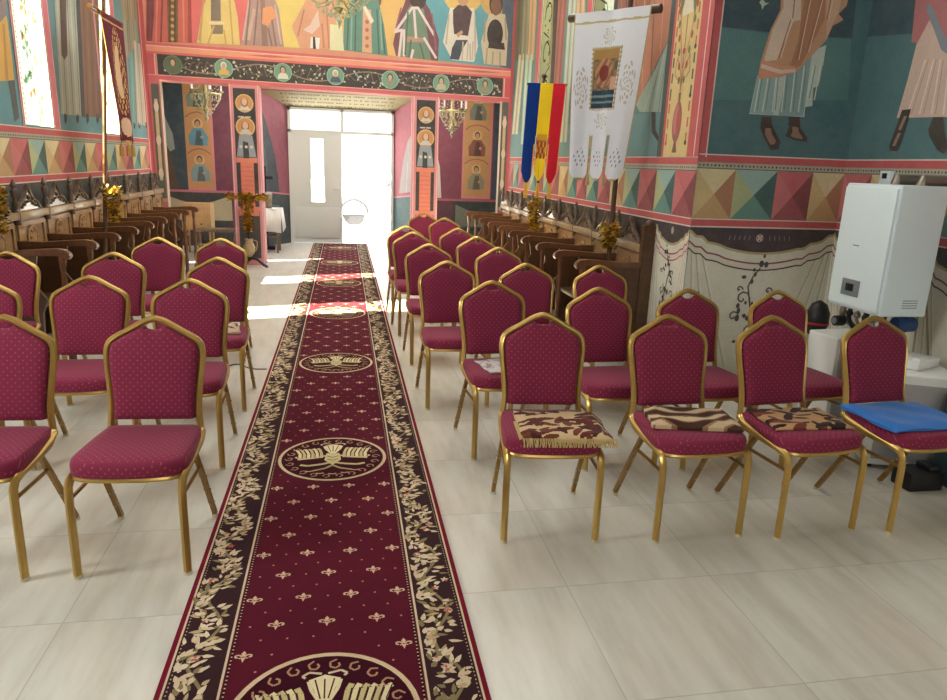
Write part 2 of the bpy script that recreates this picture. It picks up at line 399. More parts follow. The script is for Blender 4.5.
[wl.rect(2, (86, 150, 166), a, b, 1.765, 2.02) for a, b in ((4.9, W1[0]), (W1[1], W2[0]), (W2[1], 11))]
for (a, b) in (W1, W2):
    for u0, u1 in ((a-.05, a), (b, b+.15)): wl.rect(6, (214, 104, 128), u0, u1, 1.765, WT); wl.rect(7, (236, 190, 190), u0+.004, u0+.016, 1.765, WT); wl.rect(7, (236, 190, 190), u1-.016, u1-.004, 1.765, WT)
# figures between the windows
wl.px(3, (146, 132, 140), [(-60, -80), (6, -80), (6, 12), (0, 22), (-40, 30)]); wl.px(3, (222, 172, 74), [(-50, 30), (0, 22), (6, 15), (10, 45), (14, 80), (-40, 84)])
wl.px(4, (196, 142, 58), [(2, 24), (4, 24), (8, 80), (5, 80)]); wl.px(3, (80, 92, 98), [(8, 80), (14, 80), (19, 118), (14, 122)])
quadrobe(wl, 3, (178, 188, 176), [(50, -70), (72, -70), (82, 116), (61, 114)], 6, .02)
wl.px(5, (92, 72, 66), [(57, -60), (64, -60), (67, 55), (64, 60), (61, 55)])
quadrobe(wl, 3, (132, 98, 84), [(73, -70), (96, -70), (102, 118), (83, 116)], 6, .02)
wl.px(4, (66, 74, 84), [(72, -70), (76, -70), (85, 118), (81, 116)])
wl.px(4, (126, 92, 88), [(90, -70), (96, -70), (101, 118), (97, 118)])
for x in (65, 77, 87, 97): wl.px(4, (44, 54, 60), [(x-1.5, 113), (x+1.5, 115), (x+1.5, 121), (x, 124), (x-1, 121)])
quadrobe(wl, 3, (158, 146, 120), [(114, -70), (134, -70), (138, 40), (126, 60)], 4, .03)
quadrobe(wl, 3, (104, 158, 160), [(122, 20), (137, 20), (141, 124), (127, 122)], 5, .03)
quadrobe(wl, 3, (196, 184, 164), [(133, 40), (141, 45), (148, 126), (137, 124)], 3, .03)
for x in (129, 134, 139, 146): wl.px(4, (44, 54, 60), [(x-1, 122), (x+1, 123), (x+1, 129), (x-.5, 128)])
wl.rect(6, (196, 58, 70), 10.72, 11.0, 1.30, TOPZ); wl.rect(7, (232, 170, 168), 10.76, 10.80, 1.3, TOPZ)
struct(wl.mb.build('wall_left', m_fresco, paint=True))

def pane(name, m, rng, style, mat, th=.006):
    a, b = rng; p = Mural(m.O-m.N*th, m.U, m.N, m.hit); p.step = .0009
    base = (255, 250, 214) if style == 'L' else (240, 240, 200)
    p.rect(0, base, a, b, WB, WT); rnd = random.Random(a)
    if style == 'L':
        for u in (a+.05, b-.05):
            k = WB+.05
            while k < 4.2: p.circ(1, (200, 190, 150), u, k, .011, n=6); k += .04
        for i in range(64):
            z = WB+.1+i*.048; u = (a+b)/2+.13*math.sin(i*.9)+rnd.uniform(-.05, .05); c = rnd.choice([(255, 222, 160), (252, 226, 140), (176, 220, 200), (196, 226, 196), (250, 206, 150)])
            for q in range(3): an = rnd.uniform(0, 6.28); p.poly(2+i % 2, c, [(u, z), (u+.06*math.cos(an-.35), z+.06*math.sin(an-.35)), (u+.09*math.cos(an), z+.09*math.sin(an)), (u+.06*math.cos(an+.35), z+.06*math.sin(an+.35))])
    else:
        for i in range(9):
            z = WB+.25+i*.44; sgn = 1 if i % 2 else -1; cu = (a+b)/2-sgn*.04
            sp_ = [(cu+sgn*(.20-.021*k)*math.cos(k*.62), z+(.20-.021*k)*math.sin(k*.62)*1.1) for k in range(9)]
            p.line(1, (150, 160, 130), sp_, .022)
            p.line(2, (170, 176, 140), [(cu+sgn*.2, z), (cu+sgn*.12, z+.2), (cu-sgn*.14, z+.3)], .016)
            for k in range(5): an = rnd.uniform(0, 6.28); rr = rnd.uniform(.1, .22); p.circ(2, (150, 168, 136), cu+rr*math.cos(an)*.9, z+rr*math.sin(an), .022, .014, 6)
        for u in (a+.02, b-.02): p.line(1, (140, 150, 120), [(u, WB), (u, WT)], .012)
    return struct(p.mb.build(name, mat, paint=True))
pane('window_1', wl, W1, 'L', m_glassL); pane('window_2', wl, W2, 'L', m_glassL)

# ---------------------------------------------------------------- right nave wall
wr = Mural((XR, 0, 0), (0, 1, 0), (-1, 0, 0), lambda x, y: atX(x, y, XR))
W3, W4 = (6.80, 7.40), (8.82, 9.38)
wall_with_holes(wr, 4.84, 11.0, (W3, W4), TOPZ, (84, 134, 138))
cells = []; y = 4.84; k = 0; order = ['pink', 'teal', 'pink', 'teal', 'cream']
while y < 10.9: cells.append((y, y+.335, order[k % 5])); y += .335; k += 1
band(wr, 4.84, 11.0, 1.21, 1.70, cells, flip=True)
wr.rect(1, (44, 34, 40), 5.4, 11, .9, 1.21); wr.rect(1, (120, 96, 74), 5.4, 11, 0, .9)
[wr.rect(2, (96, 150, 156), a, b, 1.71, 2.05) for a, b in ((4.84, W3[0]), (W3[1], W4[0]), (W4[1], 11))]
# ornamental strip with a vase, red frames
wr.rect(5, (70, 92, 92), 5.46, 5.54, 1.70, TOPZ)
wr.rect(6, RED, 5.42, 5.46, 1.70, TOPZ); wr.rect(6, (222, 196, 128), 5.02, 5.42, 1.70, TOPZ)
for i in range(40):
    z = 1.80+i*.11
    for u in (5.06, 5.39): wr.rect(7, (70, 92, 92) if (i//3) % 2 else (196, 92, 70), u-.012, u+.012, z, z+.07)
    if i % 3 == 0: wr.circ(8, (190, 60, 50), 5.39, z, .018, n=6); wr.circ(8, (70, 40, 40), 5.06, z, .02, n=6)
wr.circ(8, (166, 86, 84), 5.23, 1.95, .075, .15); wr.circ(9, (196, 112, 108), 5.25, 1.97, .04, .11); wr.circ(9, (188, 60, 50), 5.21, 1.96, .03, .08)
wr.poly(8, (140, 80, 76), [(5.19, 1.73), (5.27, 1.73), (5.245, 1.82), (5.215, 1.82)]); wr.poly(8, (150, 90, 84), [(5.215, 2.09), (5.245, 2.09), (5.25, 2.16), (5.21, 2.16)])
for s_ in (-1, 1):
    wr.line(8, (196, 120, 80), [(5.23, 2.16), (5.23+s_*.02, 2.3), (5.23+s_*.1, 2.42), (5.23+s_*.12, 2.3), (5.23+s_*.07, 2.26)], .012)
    wr.line(8, (204, 140, 96), [(5.23, 2.3), (5.23+s_*.09, 2.6), (5.23+s_*.13, 2.85)], .014)
    for q in range(6): wr.circ(9, (180, 70, 54) if q % 2 else (124, 128, 70), 5.23+s_*(.04+.02*q), 2.25+.1*q, .02, .03, 6)
wr.line(8, (150, 96, 60), [(5.23, 2.1), (5.23, 2.75)], .012); wr.circ(9, (178, 60, 50), 5.23, 2.45, .025, n=8)
wr.poly(8, (120, 130, 76), [(5.06, 3.3), (5.12, 2.66), (5.2, 2.85), (5.18, 3.3)]); wr.poly(8, (120, 130, 76), [(5.4, 3.3), (5.36, 2.7), (5.27, 2.85), (5.28, 3.3)]); wr.poly(9, (228, 216, 196), [(5.15, 2.7), (5.32, 2.7), (5.27, 3.0), (5.2, 3.0)])
wr.rect(6, RED, 4.84, 5.02, 1.70, TOPZ); wr.rect(7, WHITE, 4.90, 4.912, 1.7, TOPZ)
# window edges
for (a, b) in (W3, W4):
    wr.rect(6, (206, 64, 78), b, b+.17, 1.71, WT); wr.rect(7, (236, 190, 186), b+.012, b+.03, 1.71, WT); wr.rect(6, (60, 60, 62), a-.10, a, 1.71, WT)
# figures
quadrobe(wr, 3, (190, 120, 92), [(640, -60), (686, -60), (676, 25), (636, 105)], 4, .02); wr.px(4, (150, 84, 62), [(640, -40), (655, -60), (650, 20), (637, 100), (632, 100)])
wr.px(3, (160, 188, 178), [(675, 28), (668, 112), (640, 112), (636, 104), (655, 70)]); robefolds(wr, 4, (160, 188, 178), [(655, 70), (674, 40), (667, 112), (641, 112)], 5, .012)
wr.px(4, (50, 50, 52), [(652, 112), (656, 112), (656, 130), (661, 140), (658, 141), (652, 132)])
quadrobe(wr, 3, (164, 92, 84), [(562, -60), (572, -60), (561, 84), (552, 84)], 4, .03); wr.px(4, (52, 46, 48), [(556, -60), (562, -60), (554, 84), (551, 84)])
quadrobe(wr, 3, (176, 190, 178), [(573, -60), (581, -60), (567, 142), (560, 142)], 3, .03)
quadrobe(wr, 3, (200, 164, 124), [(580, -60), (587, -60), (585, 20), (574, 60)], 3, .03)
quadrobe(wr, 3, (150, 92, 80), [(620, -60), (640, -60), (640, 20), (618, 20)], 4, .03)
for X_, c in ((520, (112, 110, 92)), (527, (150, 148, 122)), (533, (204, 164, 122))):
    quadrobe(wr, 3, c, [(X_-1, -60), (X_+7, -60), (X_+1, 60), (X_-6, 60)], 3, .03)
quadrobe(wr, 3, (206, 204, 176), [(519, 55), (525, 55), (518, 134), (512, 134)], 3, .04)
quadrobe(wr, 3, (176, 204, 184), [(526, 55), (533, 55), (527, 144), (521, 144)], 3, .04)
wr.rect(8, (206, 76, 92), 10.80, 11.0, 1.21, TOPZ)
def scallop(m, l, u0, u1, ztop, depth, pink=False, floor_=0.0):
    n = 14; f = lambda t, d: (u0+(u1-u0)*t, ztop-.02-depth*math.sin(PI*t)**.8*1.0-d)
    m.poly(l, (228, 226, 210), [(u0, floor_)] + [(u1, floor_)] + [f(1-k/n, 0) for k in range(n+1)])
    for d, w, c in ((.0, .018, (188, 168, 112)), (.075, .012, (190, 84, 96) if pink else (150, 64, 78)), (.105, .022, (226, 220, 206)), (.125, .010, (206, 96, 108) if pink else (76, 44, 62))):
        pts = []
        for k in range(25):
            t = k/24; wig = .012*math.sin(k*2.4) if (t < .22 or t > .78) else 0; x_, z_ = f(t, d+wig); pts.append((x_, z_))
        m.line(l+2, c, pts, w)
    for t, q in ((.02, .10), (.05, .2), (.09, .34), (.98, .9), (.95, .78), (.90, .64)):
        m.line(l+1, (196, 190, 166), [f(t, .1), (u0+(u1-u0)*q, floor_+.15)], .010)
        m.line(l+1, (240, 238, 226), [f(t+.012, .1), (u0+(u1-u0)*(q+.02), floor_+.15)], .008)
def vine(m, l, u, z, k=1.0):
    c = (74, 66, 72); rn = random.Random(int(u*100))
    for q in range(16): m.circ(l, c, u+(rn.uniform(-.16, .04))*k, z+rn.uniform(-.3, .16)*k, rn.uniform(.008, .018)*k, rn.uniform(.01, .024)*k, 8)
    for (du, dv, r_) in ((-.17, -.12, .04), (-.05, -.22, .045), (.06, .05, .03), (-.15, .06, .028)): m.line(l+1, c, [(u+du*k+(r_-.0045*q)*math.cos(q*.85)*k, z+dv*k+(r_-.0045*q)*math.sin(q*.85)*k) for q in range(8)], .009*k)
    for s_ in ((0, .28, .010), (-.015, .23, .018), (.02, .225, .016), (-.05, .16, .012), (-.06, .19, .010)): m.circ(l, c, u+s_[0]*k, z+s_[1]*k, s_[2]*k, s_[2]*1.3*k, 8)
    sp_ = [(u-.12*k+(.055-.006*q)*math.cos(q*.8)*k, z+(.055-.006*q)*math.sin(q*.8)*k) for q in range(9)]; m.line(l, c, sp_, .010*k)
    m.line(l, c, [(u-.07*k, z), (u-.09*k, z+.08*k), (u-.06*k, z+.15*k), (u-.02*k, z+.2*k)], .010*k)
    sp_ = [(u+.03*k+(.05-.006*q)*math.cos(q*.8+2)*k, z-.1*k+(.05-.006*q)*math.sin(q*.8+2)*k) for q in range(9)]; m.line(l, c, sp_, .010*k)
    m.line(l, c, [(u-.02*k, z-.3*k), (u-.03*k, z-.15*k), (u-.07*k, z)], .012*k)
wr.rect(1, (50, 38, 56), 4.84, 5.42, 1.0, 1.21); scallop(wr, 2, 4.845, 5.42, 1.20, .13, True); vine(wr, 6, 5.18, .78, .9)
wr.circ(3, (190, 180, 170), 5.12, 1.155, .022, .03, 10)
struct(wr.mb.build('wall_right', m_fresco, paint=True))
pane('window_3', wr, W3, 'R', m_glassR); pane('window_4', wr, W4, 'R', m_glassR)

# ---------------------------------------------------------------- right apse: two faces
AX, AY = 3.66, 4.84
a1 = Mural((XR, AY, 0), (1, 0, 0), (0, -1, 0), lambda x, y: atY(x, y, AY))
L1 = AX-XR
a1.rect(0, (56, 112, 122), 0, L1+.02, 0, TOPZ)
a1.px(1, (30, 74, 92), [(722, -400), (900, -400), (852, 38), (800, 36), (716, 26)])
a1.px(1, (72, 128, 132), [(716, 27), (800, 37), (851, 39), (848, 100), (705, 100)]); 
a1.rect(2, RED, 0, .055, 1.68, TOPZ); a1.rect(3, WHITE, .05, .06, 1.7, TOPZ)
band(a1, 0, L1, 1.21, 1.72, [(0, .30, 'cream'), (.30, .63, 'teal'), (.63, .92, 'pink'), (.92, L1, 'cream')])
# standing figure: pale skirt, peach cloak, sandalled feet
sk = (150, 186, 186)
a1.px(3, (196, 214, 206), [(766, 70), (826, 45), (822, 70), (818, 86), (813, 88), (812, 106), (805, 107), (804, 117), (749, 114), (757, 76)])
a1.px(4, sk, [(757, 78), (776, 78), (773, 115), (750, 113)]); a1.px(4, (134, 172, 172), [(786, 74), (812, 52), (803, 116), (778, 116)])
for x0, x1 in ((760, 754), (768, 762), (776, 772), (785, 781), (795, 790), (804, 798), (813, 806), (820, 814)): a1.pline(5, (222, 232, 226), [(x0, 76 if x0 < 790 else 66), (x1, 112 if x0 < 806 else 100)], .008); a1.pline(5, (96, 140, 144), [(x0+2, 76 if x0 < 790 else 66), (x1+3, 110 if x0 < 806 else 98)], .006)
a1.px(6, (206, 152, 112), [(782, -60), (858, -60), (850, -10), (846, 6), (838, 14), (843, 20), (832, 26), (826, 40), (796, 72), (780, 77), (757, 79), (760, 62), (770, 30), (780, 10)])
a1.px(7, (228, 206, 186), [(783, -50), (802, -50), (800, 20), (793, 22), (776, 60), (763, 62), (772, 30), (783, 8)])
a1.px(7, (184, 122, 84), [(802, 10), (812, -40), (826, -40), (824, 20), (800, 66), (788, 70), (798, 40)]); a1.px(7, (222, 178, 146), [(826, -40), (850, -40), (838, 12), (826, 38), (826, 0)])
a1.px(8, (224, 150, 110), [(762, 60), (782, 66), (794, 66), (796, 72), (780, 77), (758, 79), (760, 66)]); a1.px(9, (232, 204, 188), [(761, 64), (780, 70), (794, 69), (795, 72), (779, 74), (760, 68)])
for p in ([(790, 20), (778, 58)], [(808, 0), (796, 60)], [(820, 0), (806, 52)], [(797, -30), (792, 18)], [(834, -20), (826, 20)]): a1.pline(9, (160, 106, 78), p, .008); a1.pline(10, (240, 220, 200), [(p[0][0]+2, p[0][1]), (p[1][0]+2, p[1][1])], .006)
for ft in ([(761, 117), (771, 117), (772, 126), (780, 142), (778, 149), (770, 150), (764, 138), (760, 128)], [(788, 117), (799, 117), (800, 128), (807, 138), (806, 142), (794, 140), (785, 136), (789, 126)]):
    a1.px(6, (66, 42, 44), ft); cx_ = sum(p[0] for p in ft)/8; cy_ = sum(p[1] for p in ft)/8
    a1.px(7, (150, 112, 96), [(cx_+(p[0]-cx_)*.55, cy_+3+(p[1]-cy_)*.5) for p in ft]); a1.pline(8, (50, 34, 36), [(ft[0][0], 124), (ft[1][0], 127)], .012)
a1.px(3, (190, 205, 190), [(759, 3), (762, -2), (765, 3), (769, 3), (764, 6), (762, 10), (761, 5)])
a1.rect(1, (52, 38, 56), 0, L1, .9, 1.21); scallop(a1, 2, .0, L1, 1.20, .16); vine(a1, 6, .62, .68, 1.15); vine(a1, 6, .12, .5, .8)
a1.circ(3, (200, 180, 170), .56, 1.135, .03, n=8)
for q in range(4): a1.circ(4, (60, 36, 50), .56+.018*math.cos(q*PI/2), 1.135+.018*math.sin(q*PI/2), .007, n=6)
for q in range(5): a1.line(3, (130, 110, 130), [(.64+q*.04, 1.15), (.645+q*.04, 1.12)], .008); a1.line(3, (130, 110, 130), [(.48-q*.04, 1.15), (.475-q*.04, 1.12)], .008)
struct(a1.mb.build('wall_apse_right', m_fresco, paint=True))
E2 = Vector((3.50, 3.2, 0)); S2 = Vector((AX, AY, 0)); D2 = (E2-S2).normalized(); N2 = Vector((D2.y, -D2.x, 0)); N2 = N2 if N2.x < 0 else -N2
def hit2(x, y):
    d = ray(x, y); t = (S2-EYEV).dot(N2)/d.dot(N2); return EYEV+d*t
a2 = Mural(S2, D2, N2, hit2); L2 = (E2-S2).length+1.6
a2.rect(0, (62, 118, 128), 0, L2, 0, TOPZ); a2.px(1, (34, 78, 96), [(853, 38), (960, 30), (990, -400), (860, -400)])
band(a2, 0, L2, 1.21, 1.72, [(.33*k, .33*(k+1), ['pink', 'cream', 'pink', 'teal'][k % 4]) for k in range(9)])
a2.px(3, (216, 186, 174), [(921, -40), (1010, -40), (1010, 118), (975, 117), (940, 117), (897, 118), (908, 80), (918, 40)])
a2.px(4, (186, 104, 112), [(922, -60), (1010, -60), (1010, 60), (947, 50), (930, 20), (918, 43), (912, 42)])
a2.px(5, (128, 142, 160), [(926, 6), (932, 4), (945, 36), (975, 60), (975, 72), (942, 50)])
for x0, x1 in ((926, 908), (934, 920), (941, 932), (950, 944), (958, 956)): a2.pline(4, (240, 222, 212), [(x0, 60), (x1, 114)], .012); a2.pline(4, (190, 150, 140), [(x0+3, 60), (x1+4, 114)], .008)
a2.px(6, (46, 36, 42), [(903, 110), (912, 109), (905, 132), (898, 151), (891, 151), (890, 146)]); a2.px(7, (156, 122, 108), [(905, 116), (908, 116), (902, 130), (899, 130)]); a2.px(7, (156, 122, 108), [(899, 133), (902, 133), (896, 146), (893, 146)])
a2.px(6, (46, 36, 42), [(934, 117), (944, 117), (945, 132), (949, 148), (944, 154), (938, 150), (930, 136), (929, 130)])
a2.rect(1, (52, 60, 76), 0, L2, .9, 1.21)
scallop(a2, 2, 0, 1.0, 1.20, .16); scallop(a2, 2, 1.0, 2.0, 1.20, .16); scallop(a2, 2, 2.0, L2, 1.20, .16)
for p in (((1.0, 1.0), (.8, .2)), ((1.02, 1.0), (1.1, .2)), ((1.05, 1.0), (1.3, .25)), ((.96, .95), (.6, .2))): a2.line(5, (172, 156, 124), p, .02)
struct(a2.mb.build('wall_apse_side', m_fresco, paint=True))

# ---------------------------------------------------------------- beam wall between nave and narthex, with two pillars
bw = Mural((0, YB, 0), (1, 0, 0), (0, -1, 0), lambda x, y: atY(x, y, YB))
zl = lambda u: 3.03-(u+2.62)*.04/5.1; zb_ = lambda u: 2.56-(u+2.62)*.055/5.1
def slab(l, c, z0, z1, u0=XL, u1=XR):  # strip following the beam; offsets from its underside
    bw.poly(l, c, [(u0, zb_(u0)+z0), (u1, zb_(u1)+z0), (u1, zb_(u1)+z1), (u0, zb_(u0)+z1)])
bw.poly(0, (214, 140, 110), [(XL, zb_(XL)), (XR, zb_(XR)), (XR, TOPZ), (XL, TOPZ)])
th = .35
P3 = lambda u, y_, z: Vector((u, y_, z))
bw.mb.add([P3(XL, YB, zb_(XL)), P3(XR, YB, zb_(XR)), P3(XR, YB+th, zb_(XR)), P3(XL, YB+th, zb_(XL))], [(0, 1, 2, 3)], 0, lin((206, 120, 116)))
bw.mb.add([P3(XL-.8, YB+th, 2.56), P3(XR+.8, YB+th, 2.5), P3(XR+.8, YB+th, TOPZ), P3(XL-.8, YB+th, TOPZ)], [(0, 1, 2, 3)], 0, lin((206, 180, 140)))
slab(1, (214, 84, 96), 0, .06); slab(2, (240, 170, 168), .052, .06)
slab(1, (46, 42, 50), .065, .33, -2.5, 2.36); slab(2, (205, 70, 82), .065, .33, -2.64, -2.53); slab(2, (205, 70, 82), .065, .33, 2.38, 2.48); slab(3, (240, 180, 176), .065, .33, -2.54, -2.525); slab(3, (240, 180, 176), .065, .33, 2.375, 2.39)
slab(2, (222, 84, 92), .33, .36); slab(2, (232, 146, 112), .36, .435); slab(2, (214, 76, 88), .435, .47); slab(3, (240, 186, 176), .425, .437)
for u0 in (-1.0, 1.0, 2.0): bw.poly(3, (196, 84, 84), [(u0-.35, zb_(u0)+.40), (u0, zb_(u0)+.385), (u0+.35, zb_(u0)+.40), (u0, zb_(u0)+.415)])
robes = [(96, 110, 90), (222, 176, 76), (226, 222, 214), (70, 84, 110), (140, 150, 130), (196, 180, 150), (160, 150, 120)]
for i, u in enumerate((-2.3, -1.63, -.83, -.10, .68, 1.43, 2.09)):
    bust(bw, 4, u, zb_(u)+.20, .125, (112, 158, 138) if i else (84, 110, 84), robes[i], hair=(230, 226, 214) if i in (1, 3) else (70, 50, 42))
rnd = random.Random(3); u = -2.4
while u < 2.3:
    z = zb_(u)+.2+.085*math.sin(u*4.2); z2 = zb_(u)+.2+.085*math.sin((u+.1)*4.2); bw.line(2, (150, 134, 112), [(u, z), (u+.1, z2)], .014); bw.line(2, (120, 104, 84), [(u, z), (u+.05, zb_(u)+.2-.07*math.sin(u*4.2)), (u+.09, zb_(u)+.2-.05*math.sin(u*4.2+1))], .010)
    for q in range(5):
        a_ = u+rnd.uniform(0, .1); zz = zb_(u)+.085+rnd.random()*.22; r_ = rnd.uniform(.016, .034); an = rnd.random()*6.28
        bw.poly(3, rnd.choice([(210, 200, 186), (196, 170, 160), (150, 120, 100), (176, 196, 186)]), [(a_, zz), (a_+r_*math.cos(an), zz+r_*math.sin(an)), (a_+1.6*r_*math.cos(an+.5), zz+1.6*r_*math.sin(an+.5)), (a_+r_*math.cos(an+1), zz+r_*math.sin(an+1))])
    u += .1
# figures painted above the beam (hems just above the red moulding)
bw.px(1, (176, 66, 64), [(146, 41), (200, 43), (205, -60), (146, -60)]); bw.px(2, (206, 84, 74), [(152, 42), (190, 43), (188, -60), (160, -60)])
bw.px(3, (120, 84, 52), [(168, 42), (178, 42), (178, -60), (166, -60)]); bw.px(3, (170, 40, 48), [(188, 43), (192, 43), (190, -60), (188, -60)]); bw.px(2, (120, 56, 70), [(147, 41), (155, 41), (153, -20), (147, -20)])
bw.px(2, (222, 90, 96), [(190, 43), (262, 45), (262, -60), (190, -60)]); bw.px(3, (226, 196, 116), [(197, 43), (240, 45), (238, 18), (232, -10), (210, -10), (202, 10)])
bw.px(4, (130, 112, 104), [(211, 21), (221, 21), (220, -20), (211, -20)]); bw.px(4, (134, 112, 100), [(211, 25), (223, 25), (223, 34), (212, 34)]); bw.pline(5, WHITE, [(209, 23), (224, 23)], .015)
bw.px(3, (178, 140, 136), [(241, 45), (284, 47), (279, 10), (268, -20), (256, -20), (246, 15)]); bw.px(4, (150, 114, 104), [(262, 46), (268, 46), (264, -10), (260, -10)]); bw.px(4, (226, 146, 92), [(262, 24), (263, 8), (272, 6), (278, 16), (272, 20), (268, 26)]); bw.px(4, (200, 166, 156), [(246, 40), (250, 40), (256, 10), (253, 8)])
bw.px(2, (226, 198, 104), [(276, 47), (308, 48), (312, -60), (270, -60)]); bw.px(3, (218, 152, 118), [(300, 48), (340, 50), (334, 10), (320, -20), (306, 0), (292, 26)]); bw.px(4, (236, 228, 226), [(310, 48), (319, 49), (320, 38), (311, 37)]); bw.px(5, (50, 44, 50), [(313, 49), (316, 49), (315, 37), (313, 37)])
bw.px(4, (228, 196, 186), [(303, 30), (310, 25), (318, 10), (320, 26), (312, 34)]); bw.px(4, (222, 218, 176), [(330, 50), (344, 51), (342, 26), (330, 24)])
bw.px(1, (226, 178, 96), [(340, 50), (405, 57), (412, -60), (336, -60)]); bw.px(3, (92, 142, 130), [(343, 50), (388, 56), (384, 25), (376, -10), (354, -10), (344, 20)]); bw.px(4, (216, 164, 130), [(362, 52), (372, 53), (371, 10), (363, 8)]); bw.px(4, (236, 214, 196), [(374, 21), (371, 24), (362, 6), (364, 3)])
for q in range(4): bw.circ(5, (190, 96, 66), bw.uv(367, 22+q*8)[0], bw.uv(367, 22+q*8)[1], .03, n=6)
bw.circ(2, (120, 70, 50), *bw.uv(371, -3), .15, .2)
bw.px(1, (84, 160, 176), [(424, 59), (513, 69), (520, -60), (420, -60)]); bw.px(2, (70, 96, 118), [(500, 67), (512, 69), (516, -60), (505, -60)])
bw.px(3, (118, 62, 78), [(396, 56), (438, 61), (439, 40), (430, 10), (420, -6), (408, -6), (398, 20), (393, 44)]); bw.px(4, (108, 136, 116), [(399, 56), (431, 60), (424, 10), (414, 0), (406, 12), (402, 30)])
for p in ([(399, 56), (402, 30)], [(402, 30), (395, 32)], [(395, 32), (412, 8)], [(412, 8), (418, 8)], [(418, 8), (434, 35)], [(424, 38), (436, 58)], [(414, 10), (416, 38)], [(404, 30), (404, 56)], [(413, 50), (411, 58)]): bw.pline(6, (226, 206, 206), p, .035)
bw.px(5, (182, 136, 116), [(405, 36), (424, 38), (424, 42), (406, 42)]); bw.circ(5, (60, 42, 46), *bw.uv(418, -2), .12, .15)
bw.circ(2, (222, 180, 90), *bw.uv(463, -8), .30)
bw.px(3, (224, 214, 200), [(450, 8), (474, 8), (478, 46), (474, 62), (452, 60), (443, 42), (447, 22)]); bw.px(4, (74, 48, 64), [(453, 10), (458, 5), (466, 5), (472, 12), (468, 36), (454, 34), (453, 22)]); bw.px(4, (52, 62, 88), [(456, 40), (468, 40), (462, 50), (459, 60), (450, 59), (452, 48)]); bw.px(5, (196, 150, 120), [(456, 34), (462, 30), (463, 33), (458, 38)]); bw.circ(5, (196, 146, 110), *bw.uv(463, -3), .09, .12)
for x_ in (463, 468, 473): bw.pline(5, (190, 176, 160), [(x_, 42), (x_-1, 60)], .02)
bw.circ(2, (206, 164, 92), *bw.uv(498, -2), .27)
bw.px(3, (204, 190, 160), [(489, 14), (505, 14), (508, 34), (506, 66), (484, 64), (481, 42), (486, 24)]); bw.circ(4, (44, 34, 44), *bw.uv(495, 34), .12, .2); bw.px(4, (52, 38, 44), [(488, 48), (505, 50), (504, 43), (489, 42)]); bw.circ(4, (130, 84, 60), *bw.uv(496, 6), .08, .13); bw.circ(3, (50, 36, 34), *bw.uv(496, 4), .1, .16)
for c, segs in (((200, 160, 84), [((206, -30), (200, 44)), ((214, 26), (208, 44)), ((228, -20), (233, 44)), ((224, 30), (226, 44)), ((203, 10), (199, 40))]),
                ((140, 104, 104), [((252, -20), (246, 45)), ((258, 0), (254, 45)), ((272, 20), (276, 46)), ((268, 28), (272, 46))]), ((206, 178, 176), [((249, 0), (243, 40)), ((275, 5), (281, 44))]),
                ((190, 120, 92), [((304, 10), (298, 36)), ((326, 0), (329, 48)), ((322, 24), (324, 48))]), ((60, 106, 98), [((349, 10), (347, 50)), ((356, 0), (355, 51)), ((377, 10), (379, 54)), ((382, 24), (385, 54))]), ((132, 176, 160), [((352, 5), (351, 50)), ((380, 10), (382, 50))]),
                ((78, 104, 88), [((408, 12), (405, 55)), ((420, 44), (424, 59)), ((411, 40), (409, 57))]), ((150, 90, 104), [((401, 8), (396, 28)), ((432, 14), (436, 50))]),
                ((186, 174, 158), [((449, 14), (446, 44)), ((475, 16), (475, 58)), ((470, 44), (470, 60))]), ((168, 150, 122), [((487, 48), (486, 64)), ((493, 52), (492, 65)), ((500, 52), (500, 66)), ((485, 20), (484, 42)), ((505, 18), (506, 40))]),
                ((226, 120, 100), [((158, -20), (156, 42)), ((183, -20), (184, 42))]), ((150, 44, 50), [((163, -20), (161, 42)), ((150, 0), (150, 40))]), ((90, 66, 44), [((170, 0), (170, 42)), ((175, 0), (175, 42))])):
    for sg in segs: bw.pline(7, c, sg, .022)
for q in range(7): bw.circ(8, (206, 160, 80), *bw.uv(172.5, q*6.5), .025, n=6)
struct(bw.mb.build('wall_arch', m_fresco, paint=True))

